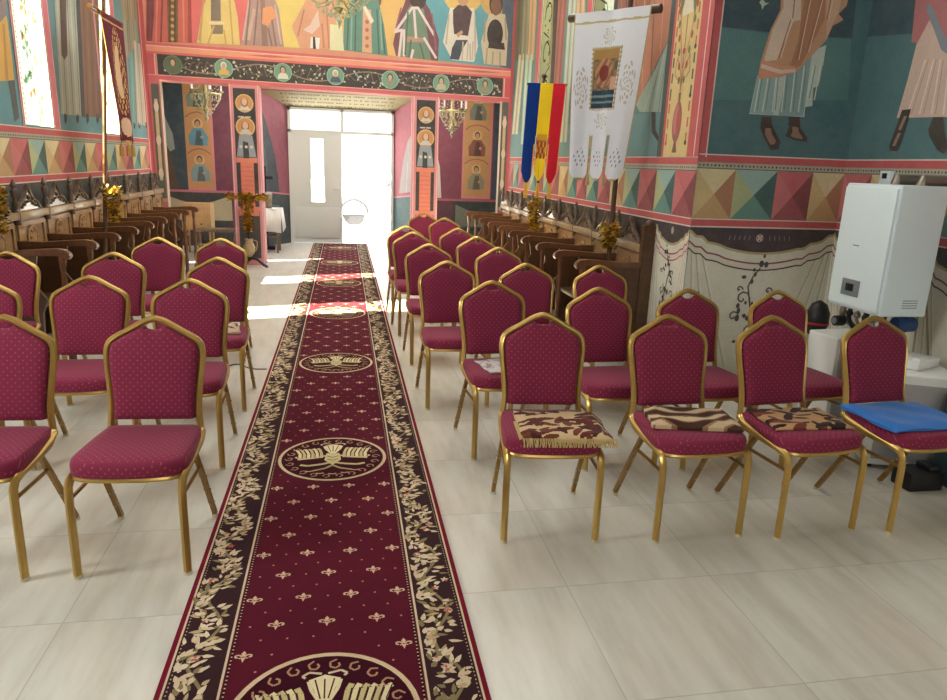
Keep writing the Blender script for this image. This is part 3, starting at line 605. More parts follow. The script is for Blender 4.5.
def pillar(name, x0, x1, ztop, busts, side):
    p = Mural((0, YB, 0), (1, 0, 0), (0, -1, 0), lambda x, y: atY(x, y, YB)); e = .055
    p.rect(0, (222, 130, 140), x0, x1, 0, ztop)
    for X_ in (x0, x1): p.mb.add([P3(X_, YB, 0), P3(X_, YB+.3, 0), P3(X_, YB+.3, ztop), P3(X_, YB, ztop)], [(0, 1, 2, 3)], 0, lin((216, 136, 148)))
    p.mb.add([P3(x0, YB+.3, 0), P3(x1, YB+.3, 0), P3(x1, YB+.3, ztop), P3(x0, YB+.3, ztop)], [(0, 1, 2, 3)], 0, lin((150, 60, 80)))
    p.rect(1, (36, 36, 52), x0+e, x1-e, .86, ztop-.05); p.rect(1, (54, 50, 58), x0+e, x1-e, .1, .80)
    for d in (x0+.008, x1-.02): p.rect(2, (240, 196, 200), d, d+.012, 0, ztop)
    cx_ = (x0+x1)/2; w = (x1-x0)/2-e
    for z, r in busts:
        p.circ(2, (222, 176, 96), cx_, z, r); p.circ(3, (204, 138, 78), cx_, z, r*.86); p.circ(4, (140, 96, 66), cx_, z+r*.08, r*.42, r*.5, 10); p.circ(5, (222, 178, 150), cx_, z+.02, r*.3, r*.4, 10); p.poly(4, (206, 200, 196), [(cx_-r*.7, z-r*.75), (cx_+r*.7, z-r*.75), (cx_+r*.3, z-r*.25), (cx_-r*.3, z-r*.25)])
    z = busts[-1][0]-busts[-1][1]
    p.poly(3, (150, 160, 176), [(cx_-w*.9, z-.28), (cx_+w*.9, z-.28), (cx_+w*.6, z+.02), (cx_-w*.6, z+.02)]); p.poly(4, (40, 46, 66), [(cx_-w*.3, z-.3), (cx_+w*.25, z-.3), (cx_+w*.2, z-.08), (cx_-w*.3, z-.06)])
    for q in (-.5, 0, .5): p.circ(5, (220, 216, 206), cx_+q*w, z-.14, .022, n=6)
    p.rect(4, (226, 120, 96), cx_-w*.98, cx_+w*.98, z-.36, z-.29); p.poly(4, (228, 112, 88), [(cx_-w*.62, z-.36), (cx_+w*.62, z-.36), (cx_+w*.62, z-1.0), (cx_-w*.62, z-1.0)])
    p.rect(5, (206, 86, 70), cx_-w*.62, cx_-w*.56, z-1.0, z-.36); p.rect(4, (222, 110, 88), cx_-w*.95, cx_+w*.95, z-1.12, z-1.0)
    for q in range(9): p.line(5, (190, 76, 64), [(cx_-w*.6, z-.42-q*.065), (cx_+w*.6, z-.42-q*.065)], .006)
    p.line(3, (200, 196, 200), [(cx_-w*.6, busts[0][0]-busts[0][1]-.06), (cx_-w*.1, busts[0][0]-busts[0][1]-.06)], .02); p.line(3, (200, 196, 200), [(cx_+w*.05, busts[0][0]-busts[0][1]-.06), (cx_+w*.5, busts[0][0]-busts[0][1]-.06)], .02)
    return struct(p.mb.build(name, m_fresco, paint=True))
pillar('trim_1', -1.58, -1.17, 2.55, ((2.30, .125), (1.98, .135)), 1)
pillar('trim_2', 1.02, 1.41, 2.52, ((2.26, .12), (1.93, .13)), -1)
# corner piers at both ends of the opening
for nm, x0, x1, d in (('trim_3', XL, -2.49, 1), ('trim_4', 2.36, XR, -1)):
    p = Mural((0, YB, 0), (1, 0, 0), (0, -1, 0), None)
    p.rect(0, (206, 100, 108), x0, x1, 0, 2.56); xi = x1 if d > 0 else x0
    p.mb.add([P3(xi, YB, 0), P3(xi, YB+.14, 0), P3(xi, YB+.14, 2.54), P3(xi, YB, 2.54)], [(0, 1, 2, 3)], 0, lin((190, 176, 150)))
    c_ = (x0+x1)/2+d*.008; p.rect(1, (88, 98, 92), c_-.05, c_+.05, .95, 2.5); p.rect(2, (214, 198, 152), c_-.022, c_+.022, 1.2, 2.3)
    for z in (1.3, 1.75, 2.2): p.circ(3, (232, 224, 196), c_, z, .032, .07)
    p.rect(1, (196, 160, 140), x0, x1, .9, .95)
    struct(p.mb.build(nm, m_fresco, paint=True))

# ---------------------------------------------------------------- narthex back wall and splayed doorway
nb = Mural((0, YN, 0), (1, 0, 0), (0, -1, 0), lambda x, y: atY(x, y, YN))
DX0, DX1 = -1.42, 1.26; NZ = 2.95
nb.rect(0, (132, 44, 78), -3.3, DX0, 0, NZ); nb.rect(0, (132, 44, 78), DX1, 3.3, 0, NZ); nb.rect(0, (140, 60, 80), DX0, DX1, 2.68, NZ)
nb.rect(1, (30, 74, 92), -3.28, -2.66, .95, NZ); nb.rect(1, (30, 66, 92), 2.72, 3.28, .95, NZ)
# long robed figure on the blue strips
nb.poly(2, (92, 70, 58), [(-3.2, 1.0), (-2.82, 1.0), (-2.9, 1.5), (-2.98, 1.95), (-3.12, 2.2), (-3.25, 2.2)]); nb.poly(3, (160, 176, 170), [(-3.18, 2.2), (-2.98, 2.2), (-2.86, 1.9), (-2.84, 1.65), (-2.92, 1.6), (-3.1, 1.95)]); nb.circ(3, (206, 120, 110), -3.08, 2.3, .10, .09); nb.circ(4, (214, 160, 140), -3.08, 2.24, .06, .08); nb.circ(2, (186, 150, 90), -3.1, 2.5, .13)
nb.poly(2, (176, 150, 100), [(2.9, 1.0), (3.1, 1.0), (3.05, 1.9), (2.92, 1.9)])
for x0, x1, rb in ((-2.66, -2.24, ((120, 150, 130), (84, 160, 180), (130, 170, 170))), (2.18, 2.66, ((120, 132, 120), (140, 72, 62), (150, 150, 120)))):
    nb.rect(1, (222, 130, 130), x0-.03, x1+.04, .95, NZ); nb.rect(2, (206, 152, 84), x0, x1, 1.0, NZ)
    c_ = (x0+x1)/2
    for q, (z, c) in enumerate(zip((2.35, 1.72, 1.12), rb)):
        nb.line(3, (166, 92, 60), [(x0+.02, z+.46), (x0+.1, z+.52), (c_, z+.55), (x1-.1, z+.52), (x1-.02, z+.46)], .02)
        nb.circ(3, (222, 190, 110), c_, z+.36, .09); nb.circ(4, (100, 74, 60), c_, z+.37, .05, .065); nb.circ(5, (196, 150, 116), c_, z+.35, .036, .05)
        nb.poly(4, c, [(c_-.15, z), (c_+.15, z), (c_+.16, z+.16), (c_+.07, z+.29), (c_-.07, z+.29), (c_-.16, z+.16)]); nb.poly(5, shade(c, .65), [(c_-.06, z), (c_+.08, z), (c_+.05, z+.25), (c_-.02, z+.25)])
        nb.circ(6, (206, 160, 130), c_+.06, z+.14, .025, n=8)
nb.rect(2, (112, 36, 74), -2.2, -1.45, .95, NZ); nb.poly(3, (222, 208, 200), [(1.62, .95), (1.78, .95), (1.74, 1.5), (1.6, 2.05), (1.56, 2.0)])
nb.rect(3, (206, 110, 124), -3.3, DX0, .93, .97); nb.rect(3, (176, 80, 100), DX1, 3.3, .90, .94)
# painted dado with draped cloth
nb.rect(1, (40, 52, 56), -3.3, DX0, 0, .93); nb.rect(1, (36, 56, 60), DX1, 3.3, 0, .9)
for u0, u1 in ((-3.1, -1.95),): nb.poly(2, (190, 180, 142), [(u0, .45), (u1, .45), (u1, .88)]+[(u1+(u0-u1)*k/8, .9-.16*math.sin(PI*k/8)) for k in range(9)])
for u0, u1 in ((2.05, 3.1), (1.3, 1.7)): nb.poly(2, (120, 128, 108), [(u0, .40), (u1, .40), (u1, .82)]+[(u1+(u0-u1)*k/8, .84-.16*math.sin(PI*k/8)) for k in range(9)])
nb.rect(2, (106, 40, 78), -1.95, -1.45, .3, .93); nb.rect(2, (92, 34, 60), 1.55, 2.0, .3, .9)
# splayed reveals
JX0, JX1, JZ = -1.0, .94, 2.47
def rev(pts, c): nb.mb.add([Vector(p) for p in pts], [tuple(range(len(pts)))], 0, lin(c))
YD = 14.0
L_ = lambda a, b, t: a+(b-a)*t
def jamb(xo, xi, cols):
    for v0, v1, t0, t1, c, off in cols:
        zo = lambda v: v*2.68; zi = lambda v: v*JZ
        s_ = 1 if xo < 0 else -1
        q = [(L_(xo, xi, t0)+s_*off, L_(YN, YD, t0)-off, L_(zo(v0), zi(v0), t0)), (L_(xo, xi, t1)+s_*off, L_(YN, YD, t1)-off, L_(zo(v0), zi(v0), t1)), (L_(xo, xi, t1)+s_*off, L_(YN, YD, t1)-off, L_(zo(v1), zi(v1), t1)), (L_(xo, xi, t0)+s_*off, L_(YN, YD, t0)-off, L_(zo(v1), zi(v1), t0))]
        rev(q, c)
def jpoly(xo, xi, off, c, pts):
    s_ = 1 if xo < 0 else -1
    rev([(L_(xo, xi, t)+s_*off, L_(YN, YD, t)-off, L_(v*2.68, v*JZ, t)) for t, v in pts], c)
jamb(DX0, JX0, [(0, .36, 0, 1, (36, 62, 72), 0), (.36, 1, 0, 1, (140, 58, 88), 0), (.36, .37, 0, 1, (206, 110, 130), .002), (.27, .28, .3, .6, (90, 120, 124), .002), (.18, .19, .3, .7, (90, 120, 124), .002)])
jpoly(DX0, JX0, .004, (26, 52, 72), [(0, .37), (.6, .37), (.56, .5), (.48, .62), (.36, .72), (.2, .82), (.08, .88), (0, .90)]); jpoly(DX0, JX0, .006, (52, 76, 96), [(0, .5), (.2, .5), (.16, .62), (0, .74)])
jamb(DX1, JX1, [(0, .36, 0, 1, (40, 90, 100), 0), (.36, 1, 0, 1, (150, 60, 88), 0), (.36, .37, 0, 1, (206, 110, 130), .002)])
jpoly(DX1, JX1, .004, (150, 142, 146), [(0, .39), (.7, .39), (.62, .5), (.5, .62), (.3, .74), (0, .80)]); jpoly(DX1, JX1, .006, (170, 164, 168), [(.3, .39), (.36, .39), (.3, .6), (.26, .6)])
rev([(DX0, YN, 2.68), (DX1, YN, 2.68), (JX1, YD, JZ), (JX0, YD, JZ)], (150, 140, 96))
for r_ in range(4):
    t = .14+.23*r_; yy = L_(YN, YD, t); zz = L_(2.68, JZ, t)-.004; x = DX0+.35
    rnd = random.Random(r_)
    while x < DX1-.35:
        w = rnd.uniform(.012, .04); rev([(x, yy-.028, zz+.009), (x+w, yy-.028, zz+.009), (x+w, yy+.028, zz-.009), (x, yy+.028, zz-.009)], (86, 74, 52)); x += w+rnd.choice([.012, .012, .012, .05])
struct(nb.mb.build('wall_back', m_fresco, paint=True))
# narthex sides and outer skin round the door
for nm, X_ in (('wall_narthex_left', -3.3), ('wall_narthex_right', 3.3)):
    mb = MB(); mb.box(min(X_, X_*1.04), max(X_, X_*1.04), YB+.35, YN, 0, NZ, 0, lin((120, 60, 84))); 
    struct(mb.build(nm, m_fresco, paint=True))
mb = MB()
mb.box(-3.5, JX0-.02, YD, YD+.12, 0, 3.1, 0, lin((200, 190, 170))); mb.box(JX1+.02, 3.5, YD, YD+.12, 0, 3.1, 0, lin((200, 190, 170))); mb.box(JX0-.02, JX1+.02, YD, YD+.12, JZ, 3.1, 0, lin((200, 190, 170)))
struct(mb.build('wall_front', m_fresco, paint=True))

# ---------------------------------------------------------------- remaining shell (behind and beside the camera)
def plain(name, parts):
    mb = MB()
    for b in parts: mb.box(*b)
    return struct(mb.build(name, m_plaster))
plain('ceiling', [(-4.2, 4.2, -4.2, 11.4, TOPZ, TOPZ+.1), (-3.5, 3.5, YB+.35, 14.1, NZ, NZ+.1)])
plain('wall_apse_left', [(XL-1.3, XL, 4.9, 5.0, 0, TOPZ), (-4.0, -3.9, -4.1, 4.95, 0, TOPZ)])
plain('wall_arch_return', [(-3.5, XL-.01, YB+.16, YB+.34, 0, 3.1), (XR+.01, 3.5, YB+.16, YB+.34, 0, 3.1)])
plain('wall_altar', [(-4.0, 4.2, -4.2, -4.1, 0, TOPZ)])
plain('wall_apse_end', [(3.3, 4.2, 1.55, 1.65, 0, TOPZ), (4.1, 4.2, -4.1, 1.6, 0, TOPZ)])
mb = MB(); mb.box(-4.2, 4.3, -4.2, 14.1, -.12, 0); struct(mb.build('floor', m_floor))
mb = MB(); mb.box(-30, 30, 14.15, 60, -.2, -.06); struct(mb.build('ground_outside', m_pave))
mb = MB(); mb.box(-30, -2.9, -20, 14.1, -.2, -.06); struct(mb.build('ground_beside_left', m_pave))

# ---------------------------------------------------------------- door
d1 = empty('door_1', (0, YD, 0)); struct(d1)
mb = MB(); f = .05
mb.box(JX0, JX0+f, -.04, .04, 0, JZ); mb.box(JX1-f, JX1, -.04, .04, 0, JZ); mb.box(JX0, JX1, -.04, .04, JZ-f, JZ); mb.box(JX0, JX1, -.04, .04, 2.03, 2.08); mb.box(-.045, .005, -.04, .04, 2.08, JZ)
mb.build('door_frame', m_door, d1)
mb = MB(); mb.box(JX0+f, -.045, -.005, .005, 2.08, JZ-f); mb.box(.005, JX1-f, -.005, .005, 2.08, JZ-f); mb.build('transom_glass', m_clear, d1)
mb = MB(); x0, x1 = JX0+f, -.03; g0, g1, z0, z1 = -.60, -.36, .78, 1.93
mb.box(x0, g0, -.03, .03, .01, 2.03); mb.box(g1, x1, -.03, .03, .01, 2.03); mb.box(g0, g1, -.03, .03, .01, z0); mb.box(g0, g1, -.03, .03, z1, 2.03)
mb.rbox(x0+.04, x1-.04, -.045, -.028, .10, .68, .012); mb.box(g0-.03, g0, -.045, -.03, z0-.03, z1+.03); mb.box(g1, g1+.03, -.045, -.03, z0-.03, z1+.03); mb.box(g0, g1, -.045, -.03, z1, z1+.03); mb.box(g0, g1, -.045, -.03, z0-.03, z0)
lf = mb.build('door_leaf', m_door, d1)
mb = MB(); mb.box(g0, g1, -.006, .006, z0, z1); mb.build('glass_strip', m_clear, d1)
mb = MB(); mb.tube([(x1-.06, -.03, 1.02), (x1-.06, -.08, 1.02), (x1-.17, -.08, 1.02)], .009); mb.build('door_handle', m_silver, d1)

# parked car outside
cr_ = empty('parked_car', (1.45, 19.4, -.06)); tag(cr_, 'white parked car glaring in the sunlight beyond the open doorway', 'car')
side = [(-1.95, .35), (-1.9, .62), (-1.2, .80), (-.55, .98), (-.1, 1.32), (1.0, 1.36), (1.6, 1.02), (1.95, .95), (2.0, .4), (1.9, .28), (-1.8, .28)]
mb = MB(); fn = lambda a, b, t: Vector((a, t, b)); mb.prism(side, fn, -.78, .78); mb.build('car_body', m_car, cr_)
mb = MB(); mb.prism([(-.45, .99), (-.08, 1.27), (.42, 1.29), (.42, .99)], fn, -.79, -.775); mb.prism([(.48, .99), (.48, 1.29), (.95, 1.30), (1.45, 1.02)], fn, -.79, -.775); mb.build('car_window', m_dark, cr_)
for X_ in (-1.2, 1.3):
    mb = MB(); mb.tube([(X_, -.77, .30), (X_, -.55, .30)], .30, 18); mb.build('wheel', m_tyre, cr_)
    mb = MB(); mb.tube([(X_+.35*math.cos(PI*k/12), -.785, .30+.35*math.sin(PI*k/12)) for k in range(13)], .035, 6); mb.build('wheel_arch', m_tyre, cr_)

# ------------------------------------------------------------------ carpet runner
cm = MB(); CX = -.075; CY0, CY1 = .1, 13.9; ZT = .010
CK = [0]
def cz(l): return ZT+l*.00035
def cpoly(l, c, pts): CK[0] = (CK[0]+1) % 9; l += CK[0]*.1; cm.add([(CX+u, v, cz(l)) for u, v in pts], [list(range(len(pts)))], 0, lin(c))
def crect(l, c, u0, u1, v0, v1): cpoly(l, c, [(u0, v0), (u1, v0), (u1, v1), (u0, v1)])
def cline(l, c, pts, w):
    for i in range(len(pts)-1):
        (a, b), (d, e) = pts[i], pts[i+1]; Ln = math.hypot(d-a, e-b) or 1e-6; nx, ny = -(e-b)/Ln*w/2, (d-a)/Ln*w/2
        cpoly(l, c, [(a-nx, b-ny), (d-nx, e-ny), (d+nx, e+ny), (a+nx, b+ny)])
CRM = (206, 184, 156); OLV = (132, 118, 84); MAR = (84, 22, 38); DRK = (56, 34, 38)
cm.box(CX-.505, CX+.505, CY0, CY1, .0005, ZT-.0004, 0, lin((120, 16, 38)))
crect(0, (112, 22, 42), -.505, .505, CY0, CY1); crect(1, MAR, -.485, .485, CY0, CY1); crect(2, DRK, -.48, -.318, CY0, CY1); crect(2, DRK, .318, .48, CY0, CY1)
for s_ in (-1, 1):
    crect(3, CRM, s_*.484-.0035, s_*.484+.0035, CY0, CY1); crect(3, CRM, s_*.316-.004, s_*.316+.004, CY0, CY1)
    y = CY0
    while y < 7.0:
        crect(3, (30, 14, 20), s_*.302-.004, s_*.302+.004, y, y+.008); crect(3, CRM, s_*.302-.0025, s_*.302+.0025, y+.009, y+.014)
        crect(3, (190, 160, 140), s_*.472-.002, s_*.472+.002, y, y+.006); y += .018
rnd = random.Random(11)
def leaf(l, c, u, v, an, L, w):
    ca, sa = math.cos(an), math.sin(an); pts = []
    for t, k in ((0, .25), (.3, 1), (.65, .8), (1, 0), (.65, -.5), (.3, -.7)):
        a, b = t*L, k*w; a2_ = a; b2 = b+.22*L*t*t; pts.append((u+a2_*ca-b2*sa, v+a2_*sa+b2*ca))
    cpoly(l, c, pts)
for s_ in (-1, 1):
    v = CY0+.03; i = 0
    while v < CY1-.05:
        far = v > 6.5; st = .05 if not far else .075
        ph = v*2*PI/.36; cu = s_*.40+.038*math.sin(ph); dr = math.cos(ph)
        cline(3, OLV, [(cu, v), (s_*.40+.038*math.sin((v+st)*2*PI/.36), v+st)], .012)
        for q in range(9 if not far else 8):
            an = PI/2+rnd.uniform(-1.9, 1.9)-dr*.5; rr = rnd.uniform(0, .062)
            bu = min(.465, max(.335, abs(cu+rr*math.cos(an+1)*1.6)))*s_
            Ln = rnd.uniform(.028, .052); eu = bu+Ln*math.cos(an)
            if not .33 < abs(eu) < .478: an = PI-an; 
            leaf(4+(i+q) % 3, rnd.choice([CRM, CRM, (184, 160, 124), OLV, (214, 196, 170)]), bu, v+rnd.uniform(-.02, .03), an, Ln, rnd.uniform(.007, .013))
        if rnd.random() < .35: 
            fu, fv = s_*rnd.uniform(.35, .45), v
            for k in range(5): leaf(7, (176, 92, 84) if rnd.random() < .4 else CRM, fu, fv, k*1.257, .017, .006)
        v += st; i += 1
def fleur(u, v, s):
    c = (212, 176, 150)
    cpoly(3, c, [(u, v+s), (u-.28*s, v+.55*s), (u-.1*s, v+.1*s), (u+.1*s, v+.1*s), (u+.28*s, v+.55*s)])
    for d in (-1, 1):
        cline(3, c, [(u+d*.1*s, v), (u+d*.45*s, v+.35*s), (u+d*.85*s, v+.3*s), (u+d*.9*s, v-.02*s), (u+d*.6*s, v-.1*s)], .2*s)
    cpoly(3, c, [(u-.5*s, v-.12*s), (u+.5*s, v-.12*s), (u+.5*s, v-.28*s), (u-.5*s, v-.28*s)]); cpoly(3, c, [(u-.22*s, v-.28*s), (u+.22*s, v-.28*s), (u, v-.95*s)])
MEDS = [1.765+1.9*k for k in range(-1, 7)]
def inmed(u, v, m=.335): return any(math.hypot(u, v-my) < m for my in MEDS)
row = 0; v = 2.07-.155*12
while v < CY1-.1:
    us = [-.265, -.09, .085, .26] if row % 2 == 0 else [-.175, 0, .175]
    if v > CY0+.1:
        for u in us:
            if not inmed(u, v): fleur(u, v, .029)
        for q in range(-3, 4):
            for dv in (.0, .0775):
                u = q*.0875+(.0437 if dv else 0)
                if abs(u) < .28 and not inmed(u, v+dv, .31) and not any(abs(u-w) < .04 for w in (us if not dv else [])): crect(3, (190, 130, 120), u-.0035, u+.0035, v+dv-.0035, v+dv+.0035)
    v += .155; row += 1
for my in MEDS:
    if my < 0: continue
    R_ = .29; ring = lambda r, n=44: [(r*math.cos(2*PI*k/n), my+r*math.sin(2*PI*k/n)) for k in range(n)]
    cpoly(3, (206, 182, 150), ring(R_)); cpoly(4, (58, 14, 28), ring(R_-.017))
    for k in range(22):                                    # scroll wreath inside the ring
        a_ = k*2*PI/22; r0 = .232
        if abs(math.sin(a_)) < .99: 
            pts = [(r0*math.cos(a_)+.024*math.cos(q*1.1+a_)*(1-q*.1), my+r0*math.sin(a_)+.024*math.sin(q*1.1+a_)*(1-q*.1)) for q in range(6)]; cline(5, (176, 132, 104), pts, .007)
    for d in (-1, 1):                                      # wings: rows of feathers
        for k in range(6):
            x0 = d*(.062+.023*k); x1 = d*(.072+.025*k)
            cline(5+k % 2, (214, 200, 160) if k % 2 else (190, 174, 128), [(x0, my+.0-.004*k), (x0, my+.05), (x1, my+.11), (x1+d*.012, my+.135-.004*k)], .019)
            cline(7, (70, 40, 34), [(x0+d*.010, my+.0), (x0+d*.010, my+.06), (x1+d*.011, my+.115)], .004)
        cline(7, (196, 180, 136), [(d*.03, my+.03), (d*.10, my+.0), (d*.17, my-.01), (d*.2, my+.02)], .018)
        cline(6, (190, 174, 130), [(0, my-.06), (d*.06, my-.085), (d*.13, my-.10), (d*.17, my-.085)], .020)
        cline(6, (170, 150, 108), [(0, my-.10), (d*.04, my-.14), (d*.10, my-.165)], .016)
        cline(6, (216, 200, 164), [(d*.01, my+.06), (d*.04, my+.12), (d*.05, my+.16)], .012); cline(6, (216, 200, 164), [(0, my+.06), (d*.018, my+.17)], .010)
        cline(7, CRM, [(d*.01, my+.19), (d*.05, my+.2), (d*.07, my+.185), (d*.06, my+.175)], .009)
    cpoly(6, (200, 184, 140), [(-.035, my+.06), (.035, my+.06), (.045, my-.03), (0, my-.10), (-.045, my-.03)])
    cpoly(7, (222, 206, 168), [(-.05, my+.165), (0, my+.185), (.05, my+.165), (.012, my+.07), (-.012, my+.07)])
    for d in (-.03, 0, .03): cline(8, (80, 44, 40), [(d*.4, my+.08), (d, my+.165)], .005)
    cline(8, (80, 44, 40), [(-.03, my+.02), (0, my+.0), (.03, my+.02)], .006); cline(8, (80, 44, 40), [(-.03, my-.02), (0, my-.04), (.03, my-.02)], .006)
    for k in range(5): a_ = -PI/2+(k-2)*.32; cline(5, (196, 160, 126), [(.20*math.cos(a_)-.02, my+.205*math.sin(a_)), (.20*math.cos(a_), my+.2*math.sin(a_)-.012), (.20*math.cos(a_)+.02, my+.205*math.sin(a_))], .010)
tag(cm.build('carpet_runner', m_carpet, paint=True), 'long burgundy runner with fleur motifs, oval medallions and leafy borders down the aisle', 'carpet')

# ------------------------------------------------------------------ banquet chairs
def chair_proto():
    root = empty('banquet_chair', (0, 0, 0))
    # frame lines: x half-width at height z, lean y
    yb = lambda z: .165+.105*max(0, (z-.45)/.48)**1.15
    prof = [(.186, .44), (.178, .50), (.176, .56), (.182, .64), (.190, .72), (.193, .77), (.187, .806), (.165, .832), (.10, .868), (.04, .902), (.0, .914)]
    R = smoothpath([(x, yb(z), z) for x, z in prof], 3); Lp = [Vector((-p.x, p.y, p.z)) for p in R]
    path = Lp[:-1]+R[::-1]
    mb = MB(); mb.tube(path, .0135, 8, ry=.0145)
    for d in (-1, 1):   # raised bead along the tube face
        pass
    bead = [Vector((p.x*.985, p.y-.0135, p.z-.001)) for p in path]; mb.tube(bead, .005, 5)
    for d in (-1, 1):
        mb.ball((d*.188, .158, .444), .018); mb.ball((d*.196, .145, .452), .008, 1)
    mb.build('back_frame', [m_gold, m_silver], root)
    # back pad
    out = [(.166, .505), (.162, .56), (.168, .64), (.177, .72), (.180, .765), (.176, .800), (.157, .823), (.095, .858), (.046, .884), (.030, .873), (0, .868)]
    Rp = [Vector((x, 0, z)) for x, z in out]; ol = [(p.x, p.z) for p in smoothpath(Rp, 2)]
    full = [(-.15, .500), (.15, .500)]+ol+[(-x, z) for x, z in ol[::-1][1:]]
    cx_, cz_ = 0, .69
    def loop(k, off): return [Vector((cx_+(x-cx_)*k, yb(cz_+(z-cz_)*k)+off, cz_+(z-cz_)*k)) for x, z in full]
    mb = MB(); mb.rings([loop(.6, .012), loop(.93, .012), loop(.985, .010), loop(1, .002), loop(1, -.012), loop(.985, -.022), loop(.94, -.029), loop(.8, -.034), loop(.4, -.037)])
    mb.build('backrest', m_fab_back, root)
    # seat
    def plan(k, dy=0):
        pts = []
        base = [(-.165, .168), (.165, .168), (.190, .145), (.203, .04), (.212, -.12), (.206, -.185), (.180, -.222), (.135, -.240), (.07, -.248), (0, -.250)]
        half = base[1:]; pts = smoothpath([Vector((x, y, 0)) for x, y in half], 3)
        right = [(p.x, p.y) for p in pts]; left = [(-x, y) for x, y in right[::-1][1:]]
        allp = right+left; cy_ = -.03
        return [(x*k, cy_+(y-cy_)*k) for x, y in allp]
    def sl(k, z): return [Vector((x, y, z)) for x, y in plan(k)]
    mb = MB(); mb.rings([sl(.96, .412), sl(1.0, .416), sl(1.012, .430), sl(1.012, .450), sl(.992, .466), sl(.94, .476), sl(.75, .482), sl(.4, .485)])
    mb.build('seat', m_fab_seat, root)
    mb = MB(); mb.rings([sl(.93, .396), sl(1.0, .398), sl(1.014, .406), sl(1.0, .414), sl(.93, .414)]); mb.build('seat_rim', m_gold, root)
    for d in (-1, 1):
        mb = MB(); p = smoothpath([(d*.203, -.236, .012), (d*.203, -.236, .2), (d*.203, -.234, .345), (d*.203, -.222, .385), (d*.203, -.185, .405), (d*.201, -.02, .420), (d*.196, .10, .432), (d*.190, .155, .448)], 4)
        mb.tube(p, .0155, 8, ry=.0155); mb.tube([q+Vector((d*.0, -.0145, 0)) if q.z < .36 else q+Vector((0, -.008, .0135)) for q in p], .005, 5)
        lg = mb.build('leg', m_gold, root)
        mb = MB(); mb.tube([(d*.203, -.236, 0), (d*.203, -.236, .014)], .017, 8); mb.build('foot_cap', m_cap, lg)
        mb = MB(); p = [Vector((d*.196, .00, .412)), Vector((d*.198, .07, .30)), Vector((d*.203, .236, .012))]
        mb.tube(p, .015, 4, ry=.013); lg = mb.build('leg', m_dgold, root)
        for t in (.12, .42, .72):
            q = p[1].lerp(p[2], t); rv = MB(); rv.tube([q+Vector((-.0155, 0, 0)), q+Vector((.0155, 0, 0))], .0045, 6)
            rv.ball(q+Vector((0, -.0125, -.004)), .0045, seg=6, rings=4)
            if t > .1: rv.build('rivet', m_silver, lg)
        mb = MB(); mb.tube([(d*.203, .236, 0), (d*.203, .236, .014)], .0145, 8); mb.build('foot_cap', m_cap, lg)
        mb = MB(); mb.tube([(d*.200, -.222, .33), (d*.198, .058, .325)], .008, 6); mb.build('stretcher', m_dgold, root)
    return root
chair0 = chair_proto(); used = [False]
def chair(ax, ay, rot, label, group, plus=0.0):
    """ax, ay = where the middle of the back's top stands"""
    r = math.radians(rot); o = chair0 if not used[0] else copy_tree(chair0); used[0] = True
    x = ax+math.sin(r)*.255; y = ay-math.cos(r)*.255
    o.location = (x, y, 0); o.rotation_euler = (0, 0, r); tag(o, label, 'chair', group); return o
GL, GR = 'burgundy banquet chairs left of the carpet runner', 'burgundy banquet chairs right of the carpet runner'
B = 'burgundy gold-framed chair, '
CH = {}
for key, a in dict(
  L1a=(-.795, 3.11, -3, 'front row, right beside the left edge of the runner', GL),
  L1b=(-1.39, 3.14, -3, 'front row at far left, cut by the photo edge', GL),
  L2b=(-.845, 4.09, 0, 'second row, beside the left edge of the runner', GL),
  L2a=(-1.385, 4.17, 1, 'second row, middle of three left of the runner', GL),
  L2c=(-1.92, 4.12, 4, 'second row far left, only its shoulder in view', GL),
  L3b=(-.84, 4.98, -1, 'third row, folded brown and cream cushion on seat', GL),
  L3a=(-1.55, 5.17, 1, 'third row, between and behind two nearer left chairs', GL),
  L3c=(-2.20, 5.15, -4, 'third row far left, in front of the stalls', GL),
  L4b=(-1.0, 6.13, 0, 'last left row, before the pillar with gilded cross', GL),
  L4a=(-1.49, 6.13, 0, 'last left row, beside the wooden stalls', GL),
  R1a=(.925, 3.17, -6, 'front row, fringed tan and brown rug on seat', GR),
  R1b=(1.54, 3.12, 1, 'front row, striped animal print throw on seat', GR),
  R1c=(2.075, 3.09, 5, 'front row, brown leaf pattern cushion on seat', GR),
  R1d=(2.64, 3.08, 5, 'front row, blue felt pad on seat', GR),
  R2a=(.865, 4.09, 4, 'second row, pale grey cloth on seat', GR),
  R2b=(1.46, 3.88, 2, 'second row, empty, before the end of the stalls', GR),
  R2c=(2.0, 3.84, 3, 'second row, before the corner of the painted drape', GR),
  R2d=(2.57, 3.81, 4, 'second row, just left of the wall boiler', GR),
  R3a=(.71, 4.93, 3, 'third row, beside the right edge of the runner', GR),
  R3b=(1.27, 4.86, 2, 'third row, middle of its three', GR),
  R3c=(1.80, 4.80, 2, 'third row, by the armrest of the nearest stall', GR),
  R4a=(.70, 5.98, 3, 'fourth row, dark back beside the runner', GR),
  R4b=(1.27, 5.81, 3, 'fourth row, dark back on the stall side', GR),
  R5a=(.66, 6.98, 5, 'fifth row, beside the runner', GR),
  R5b=(1.24, 6.66, 4, 'fifth row, on the stall side', GR),
  R6a=(.645, 7.62, 4, 'sixth row, beside the runner, mostly hidden', GR),
  R6b=(1.19, 7.50, 3, 'sixth row, on the stall side', GR),
  R7b=(1.24, 8.90, 3, 'last but one, near the far armrests', GR),
  R7a=(1.05, 9.62, 0, 'farthest, under the orange pedestal of right pillar', GR)).items():
    CH[key] = chair(a[0], a[1], a[2], B+a[3], a[4])

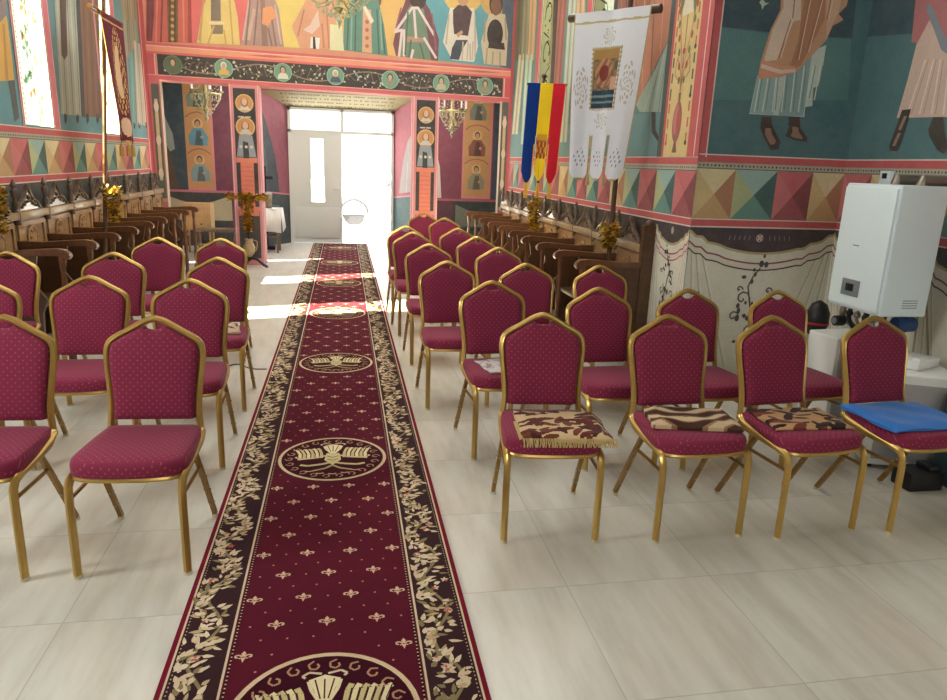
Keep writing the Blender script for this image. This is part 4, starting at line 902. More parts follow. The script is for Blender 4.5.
# things lying on seats: height field over the seat, in the chair's own frame
def pad_on(key, name, label, cat, w, d, th, mats, cx=0, cy=-.03, rot=0, puff=.004, nx=14, ny=12, paint=None, sag=0, z0=.4855, group=None):
    ch = CH[key]; mb = MB(); vt = []; vb = []
    ca, sa = math.cos(rot), math.sin(rot); rnd = random.Random(len(label))
    ph = [rnd.uniform(0, 6) for _ in range(4)]
    for j in range(ny+1):
        for i in range(nx+1):
            u = i/nx*2-1; v = j/ny*2-1; e = max(abs(u), abs(v)); x = u*w/2*(1+.02*math.sin(v*5+ph[0])); y = v*d/2*(1+.02*math.sin(u*4+ph[1]))
            X_, Y_ = cx+x*ca-y*sa, cy+x*sa+y*ca
            over = max(0, Y_*-1-.235, abs(X_)-.205)
            zt = z0+th*(1-max(0, e-.80)/.2*.55)+puff*(math.sin(u*6+ph[2])*math.cos(v*5+ph[3])) - over*sag; zb2 = z0-over*sag-(0.0 if over <= 0 else .002)
            vt.append(Vector((X_, Y_, max(zt, zb2+.003)))); vb.append(Vector((X_, Y_, zb2)))
    W_ = nx+1; fs = []
    for j in range(ny):
        for i in range(nx):
            a = j*W_+i; c = paint(i/nx, j/ny) if paint else (1, 1, 1)
            mb.add([vt[a], vt[a+1], vt[a+W_+1], vt[a+W_]], [(0, 1, 2, 3)], 0, c, True); mb.add([vb[a], vb[a+W_], vb[a+W_+1], vb[a+1]], [(0, 1, 2, 3)], 0, c, True)
    rim = [i for i in range(W_)]+[j*W_+nx for j in range(1, ny+1)]+[ny*W_+i for i in range(nx-1, -1, -1)]+[j*W_ for j in range(ny-1, 0, -1)]
    for k in range(len(rim)):
        a, b = rim[k], rim[(k+1) % len(rim)]; i, j = a % W_, a//W_; mb.add([vt[a], vb[a], vb[b], vt[b]], [(0, 1, 2, 3)], 0, paint(min(.99, i/nx), min(.99, j/ny)) if paint else (1, 1, 1), True)
    o = mb.build(name, mats, None, paint=paint is not None); o.location = ch.location; o.rotation_euler = ch.rotation_euler
    tag(o, label, cat, group); return o
def blobs(seed, n, cols, base, r=.12, ax=1.0):
    rnd = random.Random(seed); B_ = [(rnd.random(), rnd.random(), r*rnd.uniform(.5, 1.2), rnd.uniform(0, 3.14), rnd.choice(cols)) for _ in range(n)]
    def f(u, v):
        for x, y, q, an, c in B_:
            dx, dy = u-x, v-y; a = dx*math.cos(an)+dy*math.sin(an); b = -dx*math.sin(an)+dy*math.cos(an)
            if (a/(q*1.6))**2+(b/(q*.55))**2 < 1: return lin(c)
        return lin(base)
    return f
o = pad_on('R1a', 'folded_rug', 'folded fringed tan rug with dark brown blotches on a front row chair', 'rug', .40, .33, .022, m_cloth, .055, -.09, 0, .003, 90, 70, blobs(4, 70, [(92, 44, 36), (110, 58, 44), (74, 34, 30)], (206, 178, 140), .085), sag=.5)
mb = MB(); rnd = random.Random(2)
for k in range(62):
    t = k/61; x = .055-.2+.4*t; mb.tube([(x, -.255, .493), (x+rnd.uniform(-.004, .004), -.272, .480), (x+rnd.uniform(-.006, .006), -.277, .462)], .0026, 4)
for k in range(34):
    y = -.25+.2*k/33; mb.tube([(-.145, y, .494), (-.160, y+rnd.uniform(-.004, .004), .488)], .0026, 4)
mb.build('fringe', simple('straw_fringe', (190, 164, 110), .9), o)['kind'] = 'stuff'
o = pad_on('R1b', 'striped_throw', 'folded brown and cream striped animal print throw on a front row chair', 'throw', .40, .24, .034, m_cloth, .02, -.03, -.22, .007, 80, 60,
    lambda u, v: lin((206, 182, 148)) if math.sin(v*17+4*math.sin(u*4)) > .35 else (lin((74, 48, 40)) if math.sin(v*17+4*math.sin(u*4)) < -.3 else lin((150, 116, 88))), sag=.3)
o = pad_on('R1c', 'leaf_pattern_cushion', 'flat tan cushion with black and wine coloured leaf pattern on a front row chair', 'cushion', .38, .27, .018, m_cloth, .0, -.02, -.12, .003, 80, 60, blobs(9, 34, [(46, 36, 36), (120, 58, 50), (60, 44, 40)], (186, 146, 104), .11), sag=.3)
o = pad_on('R1d', 'felt_pad', 'bright blue felt seat pad on the rightmost front row chair', 'seat pad', .46, .36, .022, m_bluecloth, .01, -.02, -.04, .005, 20, 16, sag=.2)
o = pad_on('R2a', 'folded_cloth', 'small pale grey patterned cloth on the second row chair right of the runner', 'cloth', .34, .26, .012, m_cloth, .04, -.05, .1, .003, 24, 18, blobs(5, 26, [(150, 128, 136), (176, 160, 160)], (198, 190, 188), .1))
o = pad_on('L3b', 'folded_cushion', 'folded brown and cream cushion on the third row chair left of the runner', 'cushion', .26, .26, .03, m_cloth, .03, -.02, .2, .005, 24, 18, blobs(6, 20, [(110, 60, 52), (90, 46, 46)], (196, 170, 146), .12))

# ------------------------------------------------------------------ choir stalls along both walls
def arm_set(r, az, yc):
    mb = MB()
    prof = [(.06, az), (.25, az-.004), (.45, az+.012), (.56, az+.018), (.615, az+.010), (.645, az-.012), (.652, az-.038), (.638, az-.060), (.612, az-.060), (.598, az-.040), (.56, az-.034), (.40, az-.036), (.20, az-.046), (.06, az-.046)]
    mb.prism(prof, lambda a, b, t: Vector((a, t, b)), yc-.026, yc+.026); mb.tube([(.624, yc-.034, az-.034), (.624, yc+.034, az-.034)], .026, 12); mb.build('armrest', m_woodarm, r)
    mb = MB(); mb.prism([(.06, .10), (.40, .10), (.42, .40), (.46, .50), (.38, .62), (.42, az-.035), (.06, az-.045)], lambda a, b, t: Vector((a, t, b)), yc-.014, yc+.014); mb.build('side_panel', m_wood, r)
    mb = MB(); mb.lathe([(.028, 0), (.028, .08), (.019, .10), (.025, .2), (.017, .30), (.025, .42), (.025, .50), (.017, .52), (.022, .6), (.016, .70), (.024, .76), (.024, az-.034)], (.585, yc, 0), 10); mb.build('front_post', m_woodarm, r)
def stall_proto(zt, zc):
    """local: wall at x=0, nave towards +x, unit spans y 0..0.6"""
    r = empty('choir_stall', (0, 0, 0)); W_ = .6; k = zt
    mb = MB(); mb.box(.03, .06, .015, W_-.015, .44, zt-.06, 0)
    for y0, y1, z0, z1 in ((.03, .07, .5, zt-.08), (W_-.07, W_-.03, .5, zt-.08), (.07, W_-.07, zt-.12, zt-.08), (.07, W_-.07, .5, .55)): mb.box(.06, .075, y0, y1, z0, z1)
    bk = mb.build('back_panel', m_panel, r)
    mb = MB(); M_ = Matrix.Translation((.062, .3, zt-.22)) @ Matrix.Rotation(PI/2, 4, 'Y')
    mb.lathe([(.10, 0), (.10, .012), (.085, .016), (.07, .008), (.05, .018), (.02, .022), (.001, .02)], seg=16, M=M_)
    for q in range(6): a_ = q*PI/3; mb.ball((.078, .3+.06*math.cos(a_), zt-.22+.06*math.sin(a_)), .016, seg=6, rings=4)
    mb.build('carved_rosette', m_panel, bk)
    mb = MB(); mb.rbox(.01, .10, 0, W_, zt-.06, zt, .008); mb.build('top_rail', m_rail, r)
    # carved crest: openwork gable with scrolls and a finial, and a turned post between units
    mb = MB(); z0 = zt; h = zc-zt
    mb.prism([(.07, z0), (W_-.07, z0), (W_-.16, z0+h*.35), (W_/2+.05, z0+h*.62), (W_/2, z0+h*.95), (W_/2-.05, z0+h*.62), (.16, z0+h*.35)], lambda a, b, t: Vector((t, a, b)), .045, .065)
    for d in (-1, 1):
        mb.tube(smoothpath([(.07, W_/2+d*.22, z0+.01), (.07, W_/2+d*.17, z0+h*.28), (.07, W_/2+d*.09, z0+h*.45), (.07, W_/2+d*.03, z0+h*.75), (.07, W_/2, z0+h)], 3), .011, 6)
        sp_ = [(.072, W_/2+d*(.09+(.035-.004*q)*math.cos(q*.9)), z0+.055+(.035-.004*q)*math.sin(q*.9)) for q in range(8)]; mb.tube(sp_, .007, 5)
        for q in range(3): mb.ball((.072, W_/2+d*(.04+.05*q), z0+.03+.02*(2-q)), .013, seg=6, rings=4)
    mb.ball((.07, W_/2, z0+h*.95), .02); mb.ball((.07, W_/2, z0+h*.5), .022); mb.build('carved_crest', m_carve, r)
    mb = MB(); mb.lathe([(.028, zt-.10), (.030, zt), (.018, zt+.02), (.028, zt+.06), (.014, zt+.10), (.030, zt+h*.75), (.016, zt+h*.9), (.026, zt+h), (.004, zt+h+.05)], (.075, .031, 0), 10); mb.build('finial_post', m_carve, r)
    # armrest with rolled front
    az = .865; arm_set(r, az, .036)
    mb = MB(); mb.rbox(.10, .40, .055, W_-.005, .42, .455, .01); mb.build('seat', m_wood, r)
    mb = MB(); mb.box(.06, .10, .015, W_-.015, .05, .42); mb.build('lower_panel', m_wood, r)
    return r
ordn = ['nearest', 'second', 'third', 'fourth', 'fifth', 'sixth', 'seventh', 'eighth', 'ninth', 'tenth']
SR = stall_proto(1.00, 1.20); SR.rotation_euler = (0, 0, PI)
for i in range(9):
    o = SR if i == 0 else copy_tree(SR); o.rotation_euler = (0, 0, PI); o.location = (XR-.005, 6.08+.6*i, 0)
    lab = 'carved wooden stall closest to the painted white drape, at the end of its row' if i == 0 else (f'carved wooden stall on the right wall, {ordn[i]} from the painted white drape' if i < 8 else 'carved wooden stall on the right wall, last before the arch')
    tag(o, lab, 'stall', 'wooden choir stalls along the right wall')
SL = stall_proto(1.09, 1.30)
for i in (1, 2, 3, 4, 5, 6, 7, 8, 9, 0):
    o = SL if i == 1 else copy_tree(SL)
    if i == 0:
        for ch in [c for c in bpy.data.objects if c.parent == o and c.name.split('.')[0] in ('armrest', 'side_panel', 'front_post', 'seat')]: bpy.data.objects.remove(ch)
    o.location = (XL+.005, 5.02+.6*i, 0)
    tag(o, 'carved wooden stall back without armrest on the left wall, cut by the photo edge' if i == 0 else (f'carved wooden stall on the left wall, {ordn[i]} from the photo edge' if i < 9 else 'carved wooden stall on the left wall, last before the arch'), 'stall', 'wooden choir stalls along the left wall')
# closing side of the right row, next to the drape: an armrest on its post and a narrow dark stile
se = empty('stall_end_panel', (XR-.005, 5.475, 0), PI); tag(se, 'dark end panel with armrest closing the right row of stalls beside the painted drape', 'panel')
arm_set(se, .865, .036)
mb = MB(); mb.box(.0, .10, .006, .066, 0, 1.16); mb.ball((.05, .036, 1.17), .035); mb.build('stile', m_wood, se)

# ------------------------------------------------------------------ church banners
def pole(p, z1, r=.016):
    mb = MB(); mb.tube([(0, 0, .458), (0, 0, z1)], r, 10); mb.lathe([(.06, .456), (.06, .475), (.03, .49), (.02, .55)], seg=14)
    mb.ball((0, 0, z1+.02), .03); return mb
def grid_cloth(fn, nu, nv, col, lobes=None, th=.004):
    """fn(u,v)->point; col(u,v)->colour; lobes(u)->max v"""
    mb = MB()
    P_ = [[fn(i/nu, (j/nv)*(lobes(i/nu) if lobes else 1)) for i in range(nu+1)] for j in range(nv+1)]
    for j in range(nv):
        for i in range(nu):
            if lobes and lobes((i+.5)/nu) < .02: continue
            v_ = (j+.5)/nv*(lobes((i+.5)/nu) if lobes else 1); c = col((i+.5)/nu, v_)
            if c is None: continue
            q = [P_[j][i], P_[j][i+1], P_[j+1][i+1], P_[j+1][i]]
            mb.add(q, [(0, 1, 2, 3)], 0, c, True)
    return mb
def solid(o, th=.004):
    m = o.modifiers.new('thickness', 'SOLIDIFY'); m.thickness = th; m.offset = 0; return o
def lobe3(t, cuts=(.335, .665), depth=.30, slit=.012, vslit=.72):
    edges = [0, *cuts, 1]
    for a, b in zip(edges[:-1], edges[1:]):
        if a <= t <= b: x = (t-a)/(b-a)*2-1; return 1-.10*(1-math.sqrt(max(0, 1-x*x*.98)))
    return 1
def garland(name, loc, n, label, drop=.3):
    mb = MB(); rnd = random.Random(int(loc[1]*100)); 
    for k in range(n):
        z = -drop*rnd.random(); a_ = rnd.uniform(0, 6.28); rr = rnd.uniform(.02, .075)*(1-.4*abs(z)/drop)+.01; p = Vector((rr*math.cos(a_), rr*math.sin(a_), z))
        mi = 0 if rnd.random() < .6 else (1 if rnd.random() < .6 else 2)
        for q in range(4 if mi < 2 else 2):
            an = rnd.uniform(0, 6.28); el = rnd.uniform(-.6, .9); d = Vector((math.cos(an)*math.cos(el), math.sin(an)*math.cos(el), math.sin(el))); s_ = d.cross(Vector((0, 0, 1))).normalized()*.015; L_2 = .038 if mi < 2 else .05
            mb.add([p, p+d*L_2*.5+s_, p+d*L_2, p+d*L_2*.5-s_], [(0, 1, 2, 3)], mi)
    o = mb.build(name, [m_yflower, m_oflower, m_leaf]); o.location = loc; tag(o, label, 'flowers', 'bunches of yellow artificial flowers over the stalls'); return o

# white banner, right wall
BX, BY = 2.27, 5.86
wb = empty('church_banner', (BX, BY, 0)); tag(wb, 'white church banner with embroidered icon panel on a dark pole, right stalls', 'banner')
pole(None, 3.02, .022).build('pole', m_wood, wb)
el = Vector((atY(566, 19, 6.10)-EYEV)) ; p0 = atY(570, 18, 6.12); p1 = atY(661, 9, 5.50)
dz = (p0.z+p1.z)/2; A_ = Vector((p0.x-BX, p0.y-BY, dz)); B_ = Vector((p1.x-BX, p1.y-BY, dz))
if B_.x+BX > XR-.03: B_ *= 1; B_.x = XR-.03-BX
mb = MB(); mb.tube([A_, B_], .016, 10)
for P_, Q_ in ((A_, (B_-A_).normalized()), (B_, (A_-B_).normalized())): mb.tube([P_, P_+Q_*.09], .034, 12)
mb.build('crossbar', m_wood, wb)
dirb = (B_-A_).normalized(); nrm = Vector((dirb.y, -dirb.x, 0)); nrm = nrm if nrm.y < 0 else -nrm
wdt = (B_-A_).length-.13; top0 = A_+dirb*.08+Vector((0, 0, .02)); HB = 1.31
def wfn(u, v):
    taper = 1-.30*v**1.1; cu = .5-.06*v
    s_ = cu+(u-.5)*taper
    fold = .022*math.sin(u*9+1.5)*min(1, v*2.2)+.016*math.sin(u*23)*v*.6 - .02*math.exp(-((u-.5)/.10)**2)*math.exp(-v*6)
    return top0+dirb*(s_*wdt)+nrm*(.05+fold)+Vector((0, 0, -v*HB-(.0 if v else 0)))
WHB = lin((226, 228, 238)); GLD = lin((176, 158, 116)); NAV = (52, 66, 84)
def wcol(u, v):
    e = min(abs(u-.34), abs(u-.68))
    if v > .72 and e < .013: return None
    if (v > .72 and e < .026) or u < .014 or u > .986 or v > .985: return GLD
    if .055 < v < .066: return lin((190, 176, 136))
    for (cu, cv, ru, rv) in ((.5, .145, .09, .055), (.5, .635, .13, .05), (.14, .44, .10, .13), (.84, .42, .10, .13)):
        d = math.hypot((u-cu)/ru, (v-cv)/rv)
        if d < 1 and math.sin(d*16)*math.sin(math.atan2((v-cv)/rv, (u-cu)/ru)*7+d*5) > .25: return lin((190, 182, 166))
    if v > .76:
        for cu in (.17, .50, .84):
            if math.hypot((u-cu)/.10, (v-.86)/.06) < 1 and math.sin((u-cu)*90+v*40)*math.sin(v*120) > .45: return lin((158, 158, 176))
    if .27 < u < .71 and .205 < v < .575:
        if not(.30 < u < .68 and .22 < v < .56): return GLD if math.sin(v*240)+math.sin(u*200) > -.6 else WHB
        if v > .455: return lin(NAV if abs(v-.49) > .007 and abs(v-.525) > .006 else (120, 150, 150))
        d = math.hypot((u-.47)/.14, (v-.355)/.085)
        if d < .55: return lin((126, 60, 52))
        if d < 1: return lin((150, 100, 76)) if math.sin(u*60+v*80) > 0 else lin((186, 140, 110))
        if u > .60 and v > .38: return lin((206, 160, 140))
        if v < .275: return lin((168, 132, 82))
        return lin((104, 96, 84)) if math.sin(u*50)*math.cos(v*60) > 0 else lin((150, 120, 86))
    return WHB
solid(grid_cloth(wfn, 160, 190, wcol, lambda u: 1-.11*(1-math.sqrt(max(0, 1-(((u-(0 if u < .34 else .34 if u < .68 else .68))/(.34 if u < .68 else .32))*2-1)**2*.99)))).build('banner_cloth', m_cloth, wb, paint=True))
mb = MB()
for uu in (.34, .68): 
    p = wfn(uu, .95); mb.lathe([(.004, 0), (.014, -.03), (.018, -.10), (.001, -.105)], p, 8)
mb.build('tassel', simple('gold_thread', (176, 150, 104), .7), wb)
garland('flower_bunch', (BX-.04, BY-.07, 1.14), 150, 'yellow flower bunch tied to the pole of the white banner', .20)

# tricolour banner, right wall
TX, TY = 2.16, 7.95
tb = empty('tricolour_banner', (TX, TY, 0)); tag(tb, 'blue, yellow and red banner with a crest and yellow fringes on the right side', 'banner')
pole(None, 2.52, .014).build('pole', m_wood, tb)
q0 = atY(528, 84, 8.0); q1 = atY(566, 87, 7.9); zz = (q0.z+q1.z)/2+.01
A_ = Vector((q0.x-TX, q0.y-TY, zz)); B_ = Vector((q1.x-TX, q1.y-TY, zz)); mb = MB(); mb.tube([A_-(B_-A_)*.03, B_+(B_-A_)*.03], .013, 8); mb.build('crossbar', m_wood, tb)
db = (B_-A_).normalized(); wl_ = (B_-A_).length; nb2 = Vector((db.y, -db.x, 0)); nb2 = nb2 if nb2.y < 0 else -nb2
def tfn(u, v): return A_+db*(wl_*(u+ (u-.5)*-.04*v -.10*v))+nb2*(.03+.014*math.sin(u*11)*v)+Vector((0, 0, .01-v*1.07))
def tcol(u, v):
    e = min(abs(u-.34), abs(u-.665))
    if v > .52 and e < .02: return None
    if v > .50 and e < .045 and v > .6: return lin((232, 160, 60))
    if u < .34: return lin((18, 52, 128))
    if u < .665:
        if .50 < v < .74 and .37 < u < .63: return lin((150, 70, 60)) if (math.sin(u*60)*math.sin(v*50) > -.1 and v > .56) else lin((206, 150, 50))
        return lin((238, 204, 42))
    return lin((214, 40, 58)) if u < .985 else lin((232, 160, 60))
def tl(u):
    a, b = (0, .34) if u < .34 else ((.34, .665) if u < .665 else (.665, 1)); x = (u-a)/(b-a)*2-1; return (1 if u < .34 or u > .665 else .97)-.13*abs(x)**1.6
solid(grid_cloth(tfn, 66, 60, tcol, tl).build('banner_cloth', m_cloth, tb, paint=True))
mb = MB()
for uu in (.17, .5, .83):
    p = tfn(uu, .99)
    for q in range(5): mb.tube([p+db*(q-2)*.006, p+db*(q-2)*.010+Vector((0, 0, -.17))], .004, 5)
mb.build('fringe', simple('yellow_thread', (226, 176, 40), .7), tb)['kind'] = 'stuff'
garland('flower_bunch', (TX-.03, TY-.04, 1.22), 190, 'yellow flower bunch under the fringes of the tricolour banner', .34)

# burgundy banner, left wall (hangs parallel to the wall)
PX, PY = -2.2, 7.72
rb = empty('church_banner', (PX, PY, 0)); tag(rb, 'burgundy banner with gold embroidery on a dark pole by the left wall', 'banner')
mb = MB(); mb.tube([(0, 6.93-PY, 0), (0, 7.85-PY, 3.25)], .019, 10); mb.lathe([(.05, 0), (.05, .02), (.03, .04), (.02, .10)], (0, 6.95-PY, 0), 14); mb.ball((0, 7.855-PY, 3.27), .03); mb.build('pole', m_wood, rb)
A_ = Vector((0.0, 7.33-PY, 2.82)); B_ = Vector((0.0, 8.26-PY, 2.82)); mb = MB(); mb.tube([A_, B_], .028, 10); mb.build('crossbar', m_wood, rb)
def rfn(u, v): return Vector((.035+.03*math.sin(u*9+v*2)*v+.03*v, 7.50-PY+(8.20-7.50)*(u*(1-.25*v)+.20*v), 2.82-1.16*v))
def rcol(u, v):
    if u < .02 or u > .975 or .045 < v < .06 or v > .975: return lin((190, 150, 96))
    d = math.hypot((u-.55)/.2, (v-.42)/.28)
    if d < .75: return lin((206, 176, 140)) if abs(u-.5) < .10 else (lin((176, 128, 90)) if math.sin(u*50+v*60) > 0 else lin((90, 30, 44)))
    if d < 1.25 and math.sin(u*70)*math.sin(v*70) > .1: return lin((196, 156, 96))
    if v > .78 and math.hypot((u-.55)/.16, (v-.86)/.08) < 1: return lin((206, 176, 150))
    return lin((98, 18, 44))
def rl(u): x = ((u % (1/3.0001))*3)*2-1; return 1-.08*(1-math.sqrt(max(0, 1-x*x*.98)))
solid(grid_cloth(rfn, 60, 70, rcol, rl).build('banner_cloth', m_cloth, rb, paint=True))
mb = MB()
for uu in (.17, .5, .83): p = rfn(uu, 1.0); mb.lathe([(.003, 0), (.022, -.03), (.026, -.12), (.001, -.125)], p, 8)
mb.build('tassel', simple('old_gold_thread', (166, 128, 70), .7), rb)
garland('flower_bunch', (PX+.06, 7.27, 1.26), 190, 'yellow flower bunch tied to the pole of the burgundy banner', .32)
garland('flower_bunch', (-2.50, 5.78, 1.32), 190, 'ochre and yellow flowers on the stall crest at the left edge of the photo', .34)

# ------------------------------------------------------------------ chandeliers
def chandelier(name, loc, R_, label, nb_, cord, big=True):
    r = empty(name, loc); tag(r, label, 'chandelier', None)
    mb = MB(); mb.tube([(R_*math.cos(2*PI*k/28), R_*math.sin(2*PI*k/28), 0) for k in range(28)], .012, 6, closed=True); mb.build('ring', m_chain, r); mb = MB()
    mb.tube([(R_*.5*math.cos(2*PI*k/20), R_*.5*math.sin(2*PI*k/20), .30) for k in range(20)], .010, 6, closed=True); mb.build('ring', m_chain, r)
    mb = MB(); mb.lathe([(.02, -.30), (.05, -.24), (.02, -.18), (.035, 0), (.02, .2), (.04, .3), (.012, .4), (.010, cord)], seg=10); mb.build('stem', m_chain, r)
    for k in range(nb_):
        a_ = 2*PI*k/nb_+.2; ca, sa = math.cos(a_), math.sin(a_)
        mb = MB(); mb.tube(smoothpath([(ca*.03, sa*.03, -.08), (ca*R_*.45, sa*R_*.45, -.22), (ca*R_*.9, sa*R_*.9, -.10), (ca*R_*1.08, sa*R_*1.08, .03)], 4), .009, 6)
        mb.lathe([(.01, .02), (.035, .035), (.04, .045), (.012, .05)], (ca*R_*1.08, sa*R_*1.08, 0), 10); am = mb.build('arm', m_chain, r)
        mb = MB(); mb.tube([(ca*R_*1.08, sa*R_*1.08, .05), (ca*R_*1.08, sa*R_*1.08, .16)], .013, 8); mb.ball((ca*R_*1.08, sa*R_*1.08, .19), .018, sz=1.8); mb.build('candle_bulb', m_bulb, am)
    mb = MB()
    for k in range(nb_*2):
        a_ = 2*PI*k/(nb_*2); ca, sa = math.cos(a_), math.sin(a_)
        for t in range(6):
            rr = R_*(1-t/6*.9); z = -.02-.30*math.sin(t/6*PI/2); mb.ball((ca*rr, sa*rr, z), .014, seg=6, rings=4)
            z2 = .30*(t/6); mb.ball((ca*R_*(1-.5*t/6), sa*R_*(1-.5*t/6), z2+.02), .010, seg=6, rings=4)
        mb.lathe([(.001, 0), (.014, -.03), (.001, -.07)], (ca*R_, sa*R_, -.03), 6)
    mb.lathe([(.001, -.30), (.035, -.36), (.001, -.44)], (0, 0, 0), 6); mb.build('crystal_drops', m_crystal, r)['kind'] = 'stuff'
    return r
chandelier('chandelier', (-.03, 7.9, 3.30), .40, 'large crystal chandelier hanging over the aisle, cut by the top of the photo', 8, TOPZ-3.30)
chandelier('chandelier', (-2.12, 12.3, 2.50), .22, 'small crystal chandelier in the porch behind the left pillar', 5, NZ-2.50)
chandelier('chandelier', (1.80, 12.3, 2.42), .22, 'small crystal chandelier in the porch behind the right pillar', 5, NZ-2.42)

# ------------------------------------------------------------------ porch furniture
cr = empty('processional_cross', (-1.36, 10.72, 0)); tag(cr, 'gilded flowery processional cross on a dark stand before the left pillar', 'cross')
mb = MB(); mb.tube([(0, 0, .10), (0, 0, .62)], .016, 8)
for a_ in (0.0, 2.1, 4.2): mb.tube(smoothpath([(0, 0, .14), (.10*math.cos(a_-.2), .10*math.sin(a_-.2), .13), (.20*math.cos(a_-.2), .20*math.sin(a_-.2), .05), (.26*math.cos(a_-.2), .26*math.sin(a_-.2), .02)], 4), .020, 8)
mb.build('stand', m_black, cr)
mb = MB(); mb.lathe([(.03, .16), (.07, .22), (.085, .30), (.05, .38), (.06, .42)], seg=14); mb.tube(smoothpath([(.055, 0, .40), (.11, 0, .38), (.10, 0, .28), (.075, 0, .24)], 4), .010, 6); mb.build('vase', m_rail, cr)
mb = MB(); rnd = random.Random(8)
def tuft(p, s):
    for q in range(5):
        an = rnd.uniform(0, 6.28); el = rnd.uniform(-.8, .8); d = Vector((math.cos(an)*math.cos(el), math.sin(an)*math.cos(el), math.sin(el))); w_ = d.cross(Vector((.1, .2, 1))).normalized()*s*.35; mb.add([p, p+d*s*.5+w_, p+d*s, p+d*s*.5-w_], [(0, 1, 2, 3)], rnd.choice([0, 0, 1, 2]))
for k in range(150): t = rnd.random(); tuft(Vector((rnd.uniform(-.055, .055)*(1.5-t*.6), rnd.uniform(-.04, .02), 1.08-.56*t)), .05)
for k in range(80): tuft(Vector((rnd.uniform(-.24, .24), rnd.uniform(-.04, .02), 1.00+rnd.uniform(-.03, .05))), .045)
for d in (-1, 1):
    for k in range(14): tuft(Vector((d*.25+rnd.uniform(-.03, .03), 0, 1.02+rnd.uniform(-.05, .05))), .05)
mb.build('flowers', [m_bronze, m_yflower, m_oflower], cr)
mb = MB(); mb.box(-.03, .03, -.01, .01, .6, 1.08); mb.box(-.25, .25, -.01, .01, .98, 1.03); mb.build('cross_bars', m_bronze, cr)

tb2 = empty('icon_table', (-1.34, 12.6, 0)); tag(tb2, 'narrow wooden table with a shelf in the porch beside the door', 'table')
mb = MB(); mb.rbox(-.26, .26, -.22, .22, .68, .72, .008); mb.build('tabletop', m_carve, tb2)
for sx in (-1, 1):
    for sy_ in (-1, 1): mb = MB(); mb.tube([(sx*.23, sy_*.19, 0), (sx*.23, sy_*.19, .69)], .022, 8); mb.build('leg', m_carve, tb2)
mb = MB(); mb.rbox(-.24, .24, -.20, .20, .26, .285, .006); mb.build('shelf', m_carve, tb2)
mb = MB(); 
def tcl(u, v): 
    x = -.30+.60*u
    return Vector((x, -.24-.012*math.sin(u*14), .735-.36*v+(.05*abs(u-.5)*2)*(1-v)*0-.06*v*abs(u-.5)))
n = 20
for i in range(n):
    u0, u1 = i/n, (i+1)/n
    mb.add([tcl(u0, 0), tcl(u1, 0), tcl(u1, 1), tcl(u0, 1)], [(0, 1, 2, 3)], 1 if i in (9, 10) else 0, smooth=True)
mb.add([(-.3, -.24, .735), (.3, -.24, .735), (.3, .24, .735), (-.3, .24, .735)], [(0, 1, 2, 3)]); mb.add([(.3, -.24, .735), (.3, .24, .735), (.34, .24, .40), (.33, -.24, .36)], [(0, 1, 2, 3)])
o = mb.build('tablecloth', [m_linen, m_linen]); o.location = (-1.34, 12.6, 0); solid(o, .004); tag(o, 'white cloth hanging over the small table in the porch', 'tablecloth')
ld = empty('book_stand', (-1.32, 12.55, .743)); tag(ld, 'small brown slanted book stand on the white cloth', 'book stand')
mb = MB(); M_ = Matrix.Translation((0, 0, .13)) @ Matrix.Rotation(math.radians(62), 4, 'X'); mb.rbox(-.13, .13, -.14, .14, -.012, .012, .005, M=M_); mb.box(-.12, .12, -.09, -.06, .0, .03); mb.build('slanted_board', m_carve, ld)
mb = MB(); mb.tube([(-.1, .12, .0), (-.1, .03, .2)], .01, 6); mb.tube([(.1, .12, 0), (.1, .03, .2)], .01, 6); mb.build('prop', m_carve, ld)
cx2 = empty('standing_crucifix', (-1.34, 12.98, 0)); tag(cx2, 'dark standing crucifix behind the book stand in the porch', 'crucifix')
mb = MB(); mb.box(-.025, .025, -.02, .02, .05, 1.42); mb.box(-.14, .14, -.02, .02, 1.2, 1.25); mb.box(-.14, .14, -.12, .12, 0, .05); mb.build('cross_bars', m_black, cx2)
# low cabinet and benches at the left of the porch
cb = empty('small_cabinet', (-2.32, 12.2, 0)); tag(cb, 'small light wood cabinet with a drawer at the left of the porch', 'cabinet')
mb = MB(); mb.rbox(-.22, .22, -.18, .18, .40, .82, .008); mb.build('body', m_lightwood, cb)
mb = MB(); mb.rbox(-.20, .20, -.205, -.18, .42, .58, .006); dwr = mb.build('drawer', m_lightwood, cb); mb = MB(); mb.ball((.08, -.215, .50), .014); mb.build('knob', m_black, dwr)
for sx in (-1, 1):
    for sy_ in (-1, 1): mb = MB(); mb.tube([(sx*.19, sy_*.15, 0), (sx*.19, sy_*.15, .41)], .018, 8); mb.build('leg', m_lightwood, cb)
def bench(x, y, label, mat, L_3=.8, rot=0):
    r = empty('bench', (x, y, 0), rot); tag(r, label, 'bench')
    mb = MB(); mb.rbox(-L_3/2, L_3/2, -.16, .16, .42, .46, .008); mb.build('seat', mat, r)
    mb = MB(); mb.rbox(-L_3/2, L_3/2, -.14, .14, .22, .24, .006); mb.build('shelf', mat, r)
    for sx in (-1, 1):
        for sy_ in (-1, 1): mb = MB(); mb.tube([(sx*(L_3/2-.05), sy_*.12, 0), (sx*(L_3/2-.05), sy_*.12, .43)], .022, 8); mb.build('leg', mat, r)
bench(-1.95, 11.75, 'brown wooden bench with a lower shelf left of the left pillar', m_carve, .62)
bench(1.62, 12.9, 'pale green painted bench against the wall right of the door', simple('pale_green_paint', (120, 150, 140), .5), .7)
bench(2.5, 12.8, 'dark bench in the porch at the end of the right stalls', m_dark, .9)
mb = MB(); rnd = random.Random(5)
for p, s_ in (((0, 0, .04), .055), ((.07, .02, .035), .05), ((-.06, .01, .03), .035)): mb.ball(p, s_, sz=.8, seg=10, rings=7)
